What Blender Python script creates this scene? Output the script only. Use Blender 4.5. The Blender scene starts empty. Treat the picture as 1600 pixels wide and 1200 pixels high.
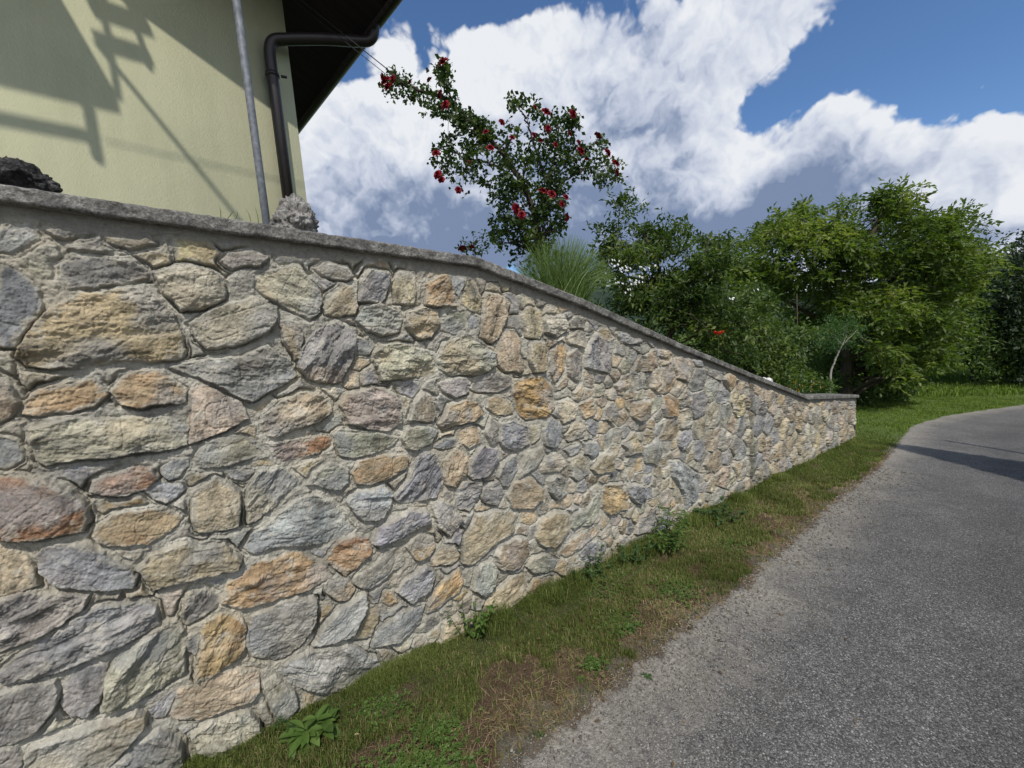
import bpy, math, random
import numpy as np
from mathutils import Vector, Matrix
R = math.radians
random.seed(7); rng = np.random.default_rng(7)
sc = bpy.context.scene
col = sc.collection

# ------------------------------------------------------------------ camera
# World frame: X runs along the stone wall (away from the viewer), Y points towards it, Z up.
F = 640.0
_d = np.array([390, 5450, 640.0]); _d /= np.linalg.norm(_d)
_z = -_d; _f = np.array([0, 0, 1.0]); _y = _f - (_f @ _z) * _z; _y /= np.linalg.norm(_y); _x = np.cross(_y, _z)
AZ = R(52.69)
_a = np.array([math.sin(AZ), math.cos(AZ)]); _n = np.array([-_a[1], _a[0]])
M0 = np.array([_x * _a[0] + _y * _a[1], _x * _n[0] + _y * _n[1], _z])   # cam(right,down,fwd) -> world
EYE = np.array([0, 0, 1.6])
def ray(u, v):
    return M0 @ np.array([(u - 800) / F, (v - 600) / F, 1.0])
def at(u, v, depth):
    return EYE + ray(u, v) * depth
cam_d = bpy.data.cameras.new('camera'); cam = bpy.data.objects.new('camera', cam_d); col.objects.link(cam)
cam_d.sensor_width = 36; cam_d.lens = 36 * F / 1600; cam_d.clip_start = .02; cam_d.clip_end = 3000
mw = Matrix.Identity(4)
for i in range(3):
    mw[i][0] = M0[i, 0]; mw[i][1] = -M0[i, 1]; mw[i][2] = -M0[i, 2]; mw[i][3] = EYE[i]
cam.matrix_world = mw
sc.camera = cam

# ------------------------------------------------------------------ light, sky, exposure
SUN_ANG = 64.0; SUN_EL = 55.0           # heading of the light in XY (deg), elevation
ld = Vector((math.cos(R(SUN_ANG)) * math.cos(R(SUN_EL)), math.sin(R(SUN_ANG)) * math.cos(R(SUN_EL)), -math.sin(R(SUN_EL))))
sun_d = bpy.data.lights.new('sun', 'SUN'); sun_d.energy = 3.5; sun_d.angle = R(.6); sun_d.color = (1, .95, .87)
sun = bpy.data.objects.new('sun', sun_d); col.objects.link(sun)
sun.rotation_euler = ld.to_track_quat('-Z', 'Y').to_euler()
sun.location = (0, 0, 30)
sc.view_settings.view_transform = 'Standard'; sc.view_settings.look = 'None'
sc.view_settings.exposure = 0.0; sc.view_settings.gamma = 1.0; sc.view_settings.use_curve_mapping = False
sc.cycles.max_bounces = 6; sc.cycles.diffuse_bounces = 3; sc.cycles.transmission_bounces = 3; sc.cycles.transparent_max_bounces = 8

world = bpy.data.worlds.new('World'); sc.world = world; world.use_nodes = True
wt = world.node_tree; wt.nodes.clear()
class NB:
    """tiny helper to write node graphs as expressions"""
    def __init__(s, t): s.t = t
    def node(s, typ, **kw):
        n = s.t.nodes.new(typ)
        for k, v in kw.items(): setattr(n, k, v)
        return n
    def put(s, sock, v):
        if isinstance(v, bpy.types.NodeSocket): s.t.links.new(v, sock)
        elif v is not None: sock.default_value = v
    def m(s, op, a, b=None, c=None, clamp=False):
        n = s.node('ShaderNodeMath', operation=op, use_clamp=clamp)
        s.put(n.inputs[0], a); s.put(n.inputs[1], b)
        if c is not None: s.put(n.inputs[2], c)
        return n.outputs[0]
    def vm(s, op, a, b=None, scale=None):
        n = s.node('ShaderNodeVectorMath', operation=op)
        s.put(n.inputs[0], a)
        if b is not None: s.put(n.inputs[1], b)
        if scale is not None: s.put(n.inputs['Scale'], scale)
        return n.outputs['Value'] if op in ('DOT_PRODUCT', 'LENGTH') else n.outputs[0]
    def noise(s, vec, scale, detail=4, rough=.55, dist=0, color=False, typ='FBM'):
        n = s.node('ShaderNodeTexNoise'); n.noise_type = typ
        s.put(n.inputs['Vector'], vec); n.inputs['Scale'].default_value = scale; n.inputs['Detail'].default_value = detail
        n.inputs['Roughness'].default_value = rough; n.inputs['Distortion'].default_value = dist
        return n.outputs['Color'] if color else n.outputs[0]
    def vor(s, vec, scale, feature='F1', out='Distance', rand=1.0):
        n = s.node('ShaderNodeTexVoronoi', feature=feature)
        s.put(n.inputs['Vector'], vec); n.inputs['Scale'].default_value = scale; n.inputs['Randomness'].default_value = rand
        return n.outputs[out]
    def ramp(s, fac, stops):
        n = s.node('ShaderNodeValToRGB'); s.put(n.inputs[0], fac); e = n.color_ramp.elements
        e[0].position, e[0].color = stops[0][0], (*stops[0][1], 1)
        e[1].position, e[1].color = stops[-1][0], (*stops[-1][1], 1)
        for p, c in stops[1:-1]:
            k = e.new(p); k.color = (*c, 1)
        return n.outputs[0]
    def step(s, v, lo, hi):
        n = s.node('ShaderNodeMapRange', interpolation_type='SMOOTHSTEP')
        s.put(n.inputs[0], v); n.inputs[1].default_value = lo; n.inputs[2].default_value = hi
        n.inputs[3].default_value = 0; n.inputs[4].default_value = 1
        return n.outputs[0]
    def mix(s, f, a, b, mode='MIX'):
        n = s.node('ShaderNodeMix', data_type='RGBA', blend_type=mode)
        s.put(n.inputs[0], f)
        for k, v in ((6, a), (7, b)):
            s.put(n.inputs[k], (*v, 1) if isinstance(v, tuple) and len(v) == 3 else v)
        return n.outputs[2]
W = NB(wt)
gen = W.node('ShaderNodeTexCoord').outputs['Generated']
dirn = W.vm('NORMALIZE', gen)
sky = W.node('ShaderNodeTexSky', sky_type='NISHITA'); sky.sun_disc = False
sky.sun_elevation = R(SUN_EL)
sky.sun_rotation = math.atan2(-ld.x, -ld.y); sky.altitude = 500; sky.air_density = 1.0; sky.dust_density = .4; sky.ozone_density = 2.0
def blob(u, v, su, sv, rot=0):
    c = ray(u, v); c /= np.linalg.norm(c)
    e1 = ray(u + 20 * math.cos(R(rot)), v + 20 * math.sin(R(rot))); e1 /= np.linalg.norm(e1); e1 -= (e1 @ c) * c
    k = 20 / np.linalg.norm(e1); e1 /= np.linalg.norm(e1)          # pixels per radian here
    e2 = np.cross(c, e1)
    e2r = ray(u - 20 * math.sin(R(rot)), v + 20 * math.cos(R(rot))); e2r /= np.linalg.norm(e2r)
    k2 = 20 / abs(e2r @ e2)
    x = W.vm('DOT_PRODUCT', dirn, tuple(e1 * k / su)); y = W.vm('DOT_PRODUCT', dirn, tuple(e2 * k2 / sv))
    q = W.m('ADD', W.m('MULTIPLY', x, x), W.m('MULTIPLY', y, y))
    g = W.m('POWER', 2.718, W.m('MULTIPLY', q, -1.0))
    f = W.m('GREATER_THAN', W.vm('DOT_PRODUCT', dirn, tuple(c)), 0.0)
    return W.m('MULTIPLY', g, f)
def blobs(lst, base=0.0):
    acc = base
    for b in lst:
        g = blob(*b[1:]); acc = W.m('MULTIPLY_ADD', g, b[0], acc)
    return acc
cover = blobs([
    (.95, 700, 190, 300, 150, 20), (.95, 1000, 130, 240, 160, -25), (.85, 1200, 25, 250, 70, -30), (.8, 560, 330, 160, 180, 0),
    (.6, 1050, 300, 260, 100, 0), (.85, 1310, 205, 110, 62, 18), (.8, 1300, 330, 260, 90, 0), (.6, 1560, 205, 80, 50, 10),
    (.7, 1580, 330, 160, 110, 0), (.5, 880, 60, 160, 90, 0),
    (-.9, 535, 80, 55, 75, 30), (-.95, 750, 0, 85, 34, 0), (-.9, 1490, 80, 150, 90, -20), (-.6, 1260, 130, 110, 26, -32), (-.45, 1185, 172, 35, 25, 0),
    (1.0, 900, 385, 520, 70, 0), (.8, 1200, 455, 500, 60, 0), (-.35, 1420, 240, 60, 25, 40), (.85, 1560, 80, 60, 24, -15), (.75, 1400, 95, 50, 13, -20), (.7, 1520, 130, 50, 16, 10), (-.5, 1600, 20, 160, 60, 0)], .06)
def billow(vec, scale, det=4):
    n = W.node('ShaderNodeTexVoronoi', feature='F1'); W.put(n.inputs['Vector'], vec); n.inputs['Scale'].default_value = scale
    n.inputs['Detail'].default_value = det; n.inputs['Roughness'].default_value = .52; n.inputs['Lacunarity'].default_value = 2.3
    return W.m('SUBTRACT', .45, n.outputs['Distance'])
warp = W.vm('SCALE', W.vm('SUBTRACT', W.noise(dirn, 7.0, 4, .6, color=True), (.5, .5, .5)), scale=.16)
pw = W.vm('ADD', dirn, warp)
toward = tuple((-np.array(ld) * .035))
pw2 = W.vm('ADD', pw, toward)
n1 = W.noise(W.vm('ADD', dirn, (3.1, 1.7, .4)), 3.6, 8, .58)
n2 = billow(pw, 5.5, 3.0); n2b = billow(pw2, 5.5, 3.0)
n1b = W.noise(W.vm('ADD', W.vm('ADD', dirn, (3.1, 1.7, .4)), toward), 3.6, 8, .58)
behind = W.step(W.m('MULTIPLY', W.vm('DOT_PRODUCT', dirn, tuple(M0[:, 2])), -1.0), -.25, .35)
cover = W.m('MULTIPLY_ADD', behind, .75, cover)  # extra cloud outside the view, added to brighten the ambient light
nn = W.m('ADD', W.m('MULTIPLY', W.m('SUBTRACT', n1, .5), 1.3), W.m('MULTIPLY', n2, .95))
dens = W.m('ADD', cover, nn)
mask = W.step(W.m('MULTIPLY_ADD', W.m('SUBTRACT', W.noise(dirn, 1.7, 3, .5), .5), .5, dens), .02, .27)
relief = W.m('ADD', W.m('MULTIPLY', W.m('SUBTRACT', n1, n1b), 2.2), W.m('MULTIPLY', W.m('SUBTRACT', n2, n2b), 1.0))
dark = blobs([(.75, 900, 385, 480, 72, 0), (.62, 1190, 320, 180, 70, -10), (.3, 1000, 250, 200, 80, -20), (.30, 830, 250, 130, 80, 0), (.25, 620, 360, 170, 50, 0), (.25, 1260, 275, 60, 50, 0),
              (.30, 1500, 250, 110, 40, 0), (.2, 1100, 90, 240, 90, -30), (.35, 1560, 370, 60, 18, 0), (-.55, 690, 110, 150, 70, 10), (-.35, 1320, 165, 120, 34, 14), (-.25, 1110, 205, 70, 60, -20),
              (-.45, 1140, 285, 40, 70, 20), (-.4, 1580, 320, 60, 24, 0), (-.3, 1560, 190, 60, 20, 0)], .20)
shade = W.m('ADD', W.m('SUBTRACT', dark, relief), W.m('MULTIPLY', W.m('SUBTRACT', n1b, .5), -.9))
shade = W.m('SUBTRACT', shade, W.m('MULTIPLY', behind, .25))  # the added cloud outside the view is whitened too
shade = W.m('ADD', shade, W.m('MULTIPLY', W.step(dens, .35, 1.3), .10))
_k = lambda *c: tuple(v / 10.2 for v in c)
cc = W.ramp(shade, [(0.0, _k(7.9, 8.1, 8.5)), (.28, _k(6.6, 7.0, 7.8)), (.55, _k(5.0, 5.5, 6.7)), (.8, _k(3.0, 3.6, 4.9)), (1.0, _k(1.9, 2.5, 3.9))])
ccs = W.vm('SCALE', cc, scale=10.2)
skyc = W.mix(1.0, sky.outputs[0], (.84, 1.06, 1.28), 'MULTIPLY')
mixed = W.mix(mask, skyc, ccs)
bg = W.node('ShaderNodeBackground'); W.put(bg.inputs[0], mixed); bg.inputs[1].default_value = .105
out = W.node('ShaderNodeOutputWorld'); wt.links.new(bg.outputs[0], out.inputs[0])
world.cycles.sampling_method = 'MANUAL'; world.cycles.sample_map_resolution = 512

# ------------------------------------------------------------------ helpers
def tag(o, label=None, cat=None, group=None, kind=None):
    if label: o['label'] = label
    if cat: o['category'] = cat
    if group: o['group'] = group
    if kind: o['kind'] = kind
    return o
def empty(name, loc=(0, 0, 0), rz=0):
    o = bpy.data.objects.new(name, None); col.objects.link(o); o.location = loc; o.rotation_euler = (0, 0, rz)
    o.empty_display_size = .2
    return o
bpy_update = bpy.context.view_layer.update
def mesh_np(name, V, faces, mat, parent=None, smooth=False, color=None, world_space=True, rnd=None):
    """faces: list of (n,k) int arrays; V (n,3) in world space; kept relative to the parent"""
    V = np.asarray(V, dtype=np.float64)
    if parent is not None and world_space:
        pm = Matrix.Translation(parent.location) @ parent.rotation_euler.to_matrix().to_4x4()
        q = parent.parent
        while q is not None:
            pm = (Matrix.Translation(q.location) @ q.rotation_euler.to_matrix().to_4x4()) @ pm; q = q.parent
        inv = np.array(pm.inverted()); V = V @ inv[:3, :3].T + inv[:3, 3]
    me = bpy.data.meshes.new(name)
    faces = [np.asarray(f, dtype=np.int32) for f in (faces if isinstance(faces, list) else [faces])]
    loops = np.concatenate([f.ravel() for f in faces]); tot = np.concatenate([np.full(len(f), f.shape[1], dtype=np.int32) for f in faces])
    start = np.concatenate([[0], np.cumsum(tot)[:-1]]).astype(np.int32)
    me.vertices.add(len(V)); me.vertices.foreach_set('co', V.astype(np.float32).ravel())
    me.loops.add(len(loops)); me.loops.foreach_set('vertex_index', loops)
    me.polygons.add(len(tot)); me.polygons.foreach_set('loop_start', start); me.polygons.foreach_set('loop_total', tot)
    if smooth: me.polygons.foreach_set('use_smooth', np.ones(len(tot), dtype=bool))
    if color is not None:
        at_ = me.color_attributes.new('Col', 'FLOAT_COLOR', 'POINT')
        c = np.ones((len(V), 4), dtype=np.float32); c[:, :color.shape[1]] = color
        at_.data.foreach_set('color', c.ravel())
    me.update(calc_edges=True); me.validate()
    mats = mat if isinstance(mat, (list, tuple)) else [mat]
    for m_ in mats: me.materials.append(m_)
    o = bpy.data.objects.new(name, me); col.objects.link(o)
    if parent is not None: o.parent = parent
    return o

_perm = np.random.default_rng(3).random((256, 256)).astype(np.float64)
_perm3 = np.random.default_rng(4).random((64, 64, 64)).astype(np.float64)
def vnoise(x, y):
    xi = np.floor(x).astype(int); yi = np.floor(y).astype(int); fx = x - xi; fy = y - yi
    fx = fx * fx * fx * (fx * (fx * 6 - 15) + 10); fy = fy * fy * fy * (fy * (fy * 6 - 15) + 10)
    a = _perm[xi & 255, yi & 255]; b = _perm[(xi + 1) & 255, yi & 255]; c = _perm[xi & 255, (yi + 1) & 255]; d = _perm[(xi + 1) & 255, (yi + 1) & 255]
    return (a * (1 - fx) + b * fx) * (1 - fy) + (c * (1 - fx) + d * fx) * fy - .5
def fbm(x, y, oct=4, gain=.5, lac=2.03):
    s = 0; a = 1
    for i in range(oct):
        s = s + a * vnoise(x + 17.3 * i, y + 9.1 * i); x = x * lac; y = y * lac; a *= gain
    return s
def vnoise3(p):
    i = np.floor(p).astype(int); f = p - i; f = f * f * (3 - 2 * f); r = 0
    for dx in (0, 1):
        for dy in (0, 1):
            for dz in (0, 1):
                w = (f[:, 0] if dx else 1 - f[:, 0]) * (f[:, 1] if dy else 1 - f[:, 1]) * (f[:, 2] if dz else 1 - f[:, 2])
                r = r + w * _perm3[(i[:, 0] + dx) & 63, (i[:, 1] + dy) & 63, (i[:, 2] + dz) & 63]
    return r - .5
def fbm3(p, oct=4, gain=.5):
    s = 0; a = 1; q = p.copy()
    for k in range(oct):
        s = s + a * vnoise3(q + 5.7 * k); q = q * 2.07; a *= gain
    return s
def sstep(v, lo, hi):
    t = np.clip((v - lo) / (hi - lo), 0, 1); return t * t * (3 - 2 * t)
def grid_faces(nx, ny):
    i = np.arange(nx - 1)[:, None] * ny + np.arange(ny - 1)[None, :]
    i = i.ravel(); return np.stack([i, i + ny, i + ny + 1, i + 1], 1)

def tube(pts, rad, seg=8, cap=True):
    P = np.asarray(pts, float); n = len(P); rad = np.broadcast_to(np.asarray(rad, float), (n,))
    T = np.gradient(P, axis=0); T /= np.linalg.norm(T, axis=1)[:, None] + 1e-12
    ref = np.array([0, 0, 1.0]) if abs(T[0, 2]) < .9 else np.array([1.0, 0, 0])
    V = []
    for k in range(n):
        u = np.cross(T[k], ref); u /= np.linalg.norm(u) + 1e-12; w = np.cross(T[k], u); ref = -w if False else np.cross(u, T[k])
        a = np.linspace(0, 2 * math.pi, seg, endpoint=False)
        V.append(P[k] + rad[k] * (np.cos(a)[:, None] * u + np.sin(a)[:, None] * w))
    V = np.concatenate(V)
    fs = []
    for k in range(n - 1):
        for j in range(seg):
            fs.append((k * seg + j, k * seg + (j + 1) % seg, (k + 1) * seg + (j + 1) % seg, (k + 1) * seg + j))
    fl = [np.array(fs)]
    if cap:
        fl.append(np.array([list(range(seg))[::-1], [(n - 1) * seg + j for j in range(seg)]]))
    return V, fl
class Bag:
    def __init__(s): s.V = []; s.F = {}; s.n = 0; s.C = []
    def add(s, V, fl, c=None):
        V = np.asarray(V, float)
        for f in (fl if isinstance(fl, list) else [fl]):
            f = np.asarray(f); s.F.setdefault(f.shape[1], []).append(f + s.n)
        s.V.append(V); s.n += len(V)
        s.C.append(np.broadcast_to(np.asarray((1, 1, 1) if c is None else c, float), (len(V), 3)))
    def box(s, lo, hi, c=None, M=None):
        x0, y0, z0 = lo; x1, y1, z1 = hi
        V = np.array([(x0, y0, z0), (x1, y0, z0), (x1, y1, z0), (x0, y1, z0), (x0, y0, z1), (x1, y0, z1), (x1, y1, z1), (x0, y1, z1)], float)
        if M is not None: V = V @ M[0].T + M[1]
        s.add(V, np.array([(3, 2, 1, 0), (4, 5, 6, 7), (0, 1, 5, 4), (1, 2, 6, 5), (2, 3, 7, 6), (3, 0, 4, 7)]), c)
    def build(s, name, mat, parent=None, smooth=False):
        return mesh_np(name, np.concatenate(s.V), [np.concatenate(f) for f in s.F.values()], mat, parent, smooth, np.concatenate(s.C))
def bez(P, n=10):
    """Catmull-Rom through points"""
    P = [np.asarray(p, float) for p in P]
    if len(P) == 2: return np.array([P[0] + (P[1] - P[0]) * t for t in np.linspace(0, 1, n)])
    Q = [2 * P[0] - P[1]] + P + [2 * P[-1] - P[-2]]; o = []
    for i in range(1, len(Q) - 2):
        for t in np.linspace(0, 1, n, endpoint=False):
            o.append(.5 * (2 * Q[i] + (Q[i + 1] - Q[i - 1]) * t + (2 * Q[i - 1] - 5 * Q[i] + 4 * Q[i + 1] - Q[i + 2]) * t * t + (3 * Q[i] - Q[i - 1] - 3 * Q[i + 1] + Q[i + 2]) * t ** 3))
    o.append(P[-1]); return np.array(o)

# ------------------------------------------------------------------ materials
def mat(name, base=None, rough=.8, build=None, bump=None, metallic=0, spec=.3, trans=0):
    m = bpy.data.materials.new(name); m.use_nodes = True; t = m.node_tree; N = NB(t)
    b = t.nodes['Principled BSDF']; b.inputs['Roughness'].default_value = rough; b.inputs['Metallic'].default_value = metallic
    b.inputs['Specular IOR Level'].default_value = spec
    if base: b.inputs['Base Color'].default_value = (*base, 1)
    if build: build(N, b)
    return m
def bump(N, b, h, strength=.5, dist=.01):
    n = N.node('ShaderNodeBump'); n.inputs['Strength'].default_value = strength; n.inputs['Distance'].default_value = dist
    N.put(n.inputs['Height'], h); N.put(b.inputs['Normal'], n.outputs[0])
def vcol(N): return N.node('ShaderNodeVertexColor', layer_name='Col').outputs[0]
def pos(N): return N.node('ShaderNodeNewGeometry').outputs['Position']

def _masonry(N, b):
    p = pos(N); c = vcol(N)
    f = N.noise(p, 160, 5, .65); g = N.noise(p, 38, 5, .6); h = N.noise(p, 420, 3, .6)
    v = N.m('ADD', N.m('MULTIPLY', f, .9), N.m('MULTIPLY', g, .9))
    k = N.node('ShaderNodeMapRange'); N.put(k.inputs[0], v); k.inputs[1].default_value = .6; k.inputs[2].default_value = 1.25; k.inputs[3].default_value = .72; k.inputs[4].default_value = 1.3
    cc = N.vm('SCALE', c, scale=k.outputs[0]); N.put(b.inputs['Base Color'], cc)
    bump(N, b, N.m('ADD', N.m('MULTIPLY', f, 1.0), N.m('ADD', N.m('MULTIPLY', h, .5), N.m('MULTIPLY', g, 1.5))), .8, .006)
M_masonry = mat('masonry', rough=.9, build=_masonry, spec=.2)
def _conc(N, b):
    p = pos(N)
    a = N.noise(p, 9, 6, .6); f = N.noise(p, 120, 4, .7); s = N.vor(p, 55, 'F1'); g = N.noise(p, 40, 4, .7)
    c = N.ramp(N.m('ADD', N.m('MULTIPLY', a, .4), N.m('MULTIPLY', N.m('ADD', f, g), .38)), [(.40, (.04, .039, .037)), (.50, (.085, .083, .078)), (.60, (.17, .165, .152)), (.72, (.38, .37, .34))])
    N.put(b.inputs['Base Color'], c); bump(N, b, N.m('ADD', N.m('MULTIPLY', f, .8), N.m('ADD', g, N.m('MULTIPLY', s, .5))), .9, .006)
M_conc = mat('weathered_concrete', rough=.95, build=_conc, spec=.15)
def _rock(N, b):
    p = pos(N)
    a = N.noise(p, 22, 7, .68); f = N.noise(p, 150, 5, .7); s = N.vor(p, 45, 'F1')
    c = N.ramp(N.m('ADD', N.m('MULTIPLY', a, .65), N.m('MULTIPLY', f, .35)), [(.34, (.05, .045, .04)), (.44, (.15, .14, .13)), (.53, (.34, .33, .31)), (.66, (.56, .55, .53))])
    N.put(b.inputs['Base Color'], c); bump(N, b, N.m('ADD', a, N.m('MULTIPLY', f, .6)), 1.0, .015)
M_rock = mat('porous_rock', rough=.95, build=_rock, spec=.15)
def _rockd(N, b):
    p = pos(N); a = N.noise(p, 25, 7, .68); f = N.noise(p, 150, 5, .7)
    c = N.ramp(N.m('ADD', N.m('MULTIPLY', a, .65), N.m('MULTIPLY', f, .35)), [(.38, (.02, .019, .019)), (.5, (.055, .053, .052)), (.62, (.16, .155, .15)), (.75, (.3, .29, .28))])
    N.put(b.inputs['Base Color'], c); bump(N, b, N.m('ADD', a, N.m('MULTIPLY', f, .6)), 1.0, .015)
M_rockd = mat('dark_lichened_rock', rough=.95, build=_rockd, spec=.15)
def _road(N, b):
    p = pos(N); e = vcol(N)   # r = dust near the edge, g = tyre polish
    sp = N.node('ShaderNodeSeparateColor'); N.put(sp.inputs[0], e)
    vc = N.node('ShaderNodeTexVoronoi', feature='F1'); N.put(vc.inputs['Vector'], N.vm('ADD', p, N.vm('SCALE', N.noise(p, 90, 2, .5, color=True), scale=.012))); vc.inputs['Scale'].default_value = 150
    s2 = N.node('ShaderNodeSeparateColor'); N.put(s2.inputs[0], vc.outputs['Color'])
    chip = N.ramp(s2.outputs[0], [(0, (.065, .062, .060)), (.45, (.16, .155, .149)), (.8, (.23, .223, .212)), (.93, (.30, .29, .275)), (1, (.48, .47, .44))])
    gap = N.step(vc.outputs['Distance'], .38, .75)
    c = N.mix(N.m('MULTIPLY', gap, .75), chip, (.05, .05, .05))
    big = N.noise(p, 1.3, 5, .6); med = N.noise(p, 9, 4, .6)
    c = N.mix(N.m('MULTIPLY', N.step(N.m('ADD', N.m('MULTIPLY', big, .7), N.m('MULTIPLY', med, .3)), .42, .6), .5), c, N.vm('SCALE', c, scale=.55))
    c = N.mix(N.m('MULTIPLY', sp.outputs[1], .4), c, N.vm('SCALE', c, scale=.5))
    dust = N.ramp(N.noise(p, 55, 5, .7), [(.35, (.15, .135, .115)), (.5, (.27, .25, .215)), (.68, (.42, .40, .35))])
    dm = N.m('MULTIPLY', sp.outputs[0], N.step(N.m('ADD', N.noise(p, 14, 5, .65), N.m('MULTIPLY', sp.outputs[0], .35)), .45, .72), clamp=True)
    c = N.mix(dm, c, dust)
    N.put(b.inputs['Base Color'], c)
    bump(N, b, N.m('ADD', N.m('MULTIPLY', N.m('SUBTRACT', 1.0, vc.outputs['Distance']), .8), N.m('MULTIPLY', N.noise(p, 320, 3, .6), .5)), .8, .006)
M_road = mat('chipseal_asphalt', rough=.85, build=_road, spec=.35)
def _soil(N, b):
    p = pos(N); f = N.noise(p, 120, 5, .7); g = N.noise(p, 14, 5, .65); vc = vcol(N)
    k = N.node('ShaderNodeMapRange'); N.put(k.inputs[0], N.m('ADD', f, g)); k.inputs[1].default_value = .7; k.inputs[2].default_value = 1.3; k.inputs[3].default_value = .5; k.inputs[4].default_value = 1.45
    N.put(b.inputs['Base Color'], N.vm('SCALE', vc, scale=k.outputs[0])); bump(N, b, N.m('ADD', f, g), 1.0, .02)
M_soil = mat('soil', rough=.97, build=_soil, spec=.1)
def leafmat(name, c0, c1, c2, trans=.35, rough=.5, spec=.35):
    def bld(N, b):
        v = N.node('ShaderNodeSeparateColor'); N.put(v.inputs[0], vcol(N))
        c = N.ramp(v.outputs[0], [(0, c0), (.55, c1), (1, c2)])
        N.put(b.inputs['Base Color'], c)
        tr = N.node('ShaderNodeBsdfTranslucent'); N.put(tr.inputs[0], N.mix(1.0, c, (1.3, 1.5, .5), 'MULTIPLY'))
        mx = N.node('ShaderNodeMixShader'); mx.inputs[0].default_value = trans
        o = N.t.nodes['Material Output']; N.t.links.new(b.outputs[0], mx.inputs[1]); N.t.links.new(tr.outputs[0], mx.inputs[2]); N.t.links.new(mx.outputs[0], o.inputs[0])
    return mat(name, rough=rough, build=bld, spec=spec)
M_rose_leaf = leafmat('rose_leaf', (.028, .052, .016), (.055, .095, .028), (.14, .175, .055), .3)
M_shrub_leaf = leafmat('shrub_leaf', (.04, .07, .018), (.085, .13, .034), (.20, .235, .075), .4)
M_walnut_leaf = leafmat('walnut_leaf', (.055, .09, .02), (.112, .16, .036), (.24, .275, .08), .45)
M_wood_leaf = leafmat('woodland_leaf', (.05, .085, .024), (.09, .14, .038), (.17, .21, .065), .4)
M_locust_leaf = leafmat('locust_leaf', (.045, .10, .035), (.075, .15, .05), (.12, .21, .07))
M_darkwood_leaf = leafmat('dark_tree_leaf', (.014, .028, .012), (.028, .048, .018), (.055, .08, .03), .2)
M_broom = leafmat('broom_stem_green', (.06, .115, .022), (.10, .17, .038), (.21, .27, .09), .15)
M_weed = leafmat('weed_leaf', (.045, .085, .018), (.085, .15, .03), (.15, .22, .06), .3)
M_weedd = leafmat('dull_weed_leaf', (.03, .06, .02), (.05, .10, .03), (.09, .15, .05), .25)
M_grass = leafmat('grass_blade', (.07, .095, .022), (.14, .18, .042), (.27, .28, .11), .3, .6, .2)
M_meadow = leafmat('meadow_grass', (.08, .13, .02), (.13, .19, .03), (.22, .27, .06), .3, .6, .2)
M_straw = leafmat('dry_grass', (.10, .065, .035), (.22, .16, .09), (.42, .34, .20), .15, .8, .1)
def _bark(N, b):
    p = pos(N); N.put(b.inputs['Base Color'], N.ramp(N.noise(p, 30, 5, .7), [(.3, (.03, .024, .018)), (.7, (.11, .09, .07))])); bump(N, b, N.noise(p, 60, 4, .7), .8, .01)
M_bark = mat('bark', rough=.95, build=_bark, spec=.1)
M_palebark = mat('pale_bark', (.30, .28, .24), .9)
def _plaster(N, b):
    p = pos(N); a = N.noise(p, 2.2, 5, .6); f = N.noise(p, 260, 3, .7); st = N.noise(N.vm('MULTIPLY', p, (6, 6, .7)), 1.0, 4, .6)
    c = N.ramp(N.m('ADD', N.m('MULTIPLY', a, .5), N.m('MULTIPLY', st, .5)), [(.36, (.55, .545, .365)), (.52, (.61, .60, .405)), (.7, (.64, .63, .43))])
    N.put(b.inputs['Base Color'], c); bump(N, b, N.m('ADD', f, N.noise(p, 70, 4, .6)), .5, .004)
M_plaster = mat('lime_green_plaster', rough=.95, build=_plaster, spec=.15)
def _brown(N, b):
    p = pos(N); N.put(b.inputs['Base Color'], N.ramp(N.noise(N.vm('MULTIPLY', p, (2, 30, 2)), 1, 4, .6), [(.35, (.012, .008, .007)), (.7, (.03, .02, .017))]))
M_soffit = mat('dark_stained_boards', rough=.7, build=_brown, spec=.3)
M_tile = mat('roof_tile', (.12, .05, .035), .9)
M_gutter = mat('brown_coated_metal', (.022, .016, .016), .38, spec=.5)
def _zinc(N, b):
    p = pos(N); N.put(b.inputs['Base Color'], N.ramp(N.noise(p, 25, 4, .6), [(.35, (.11, .12, .14)), (.55, (.16, .175, .20)), (.75, (.26, .28, .30))]))
M_zinc = mat('galvanised_steel', rough=.65, build=_zinc, metallic=.1, spec=.5)
M_wire = mat('wire_black', (.015, .015, .017), .6)
def _petal(N, b):
    c = vcol(N); N.put(b.inputs['Base Color'], c)
M_petal = mat('petal', rough=.6, build=_petal, spec=.3)
M_fabric = mat('awning_fabric', (.5, .45, .35), .9)
M_white = mat('white_limestone', (.62, .62, .6), .8)
def _hill(N, b):
    p = pos(N); N.put(b.inputs['Base Color'], N.ramp(N.noise(p, .05, 6, .7), [(.35, (.018, .032, .028)), (.65, (.04, .06, .04))]))
M_hill = mat('wooded_hill', rough=1, build=_hill, spec=.05)

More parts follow.
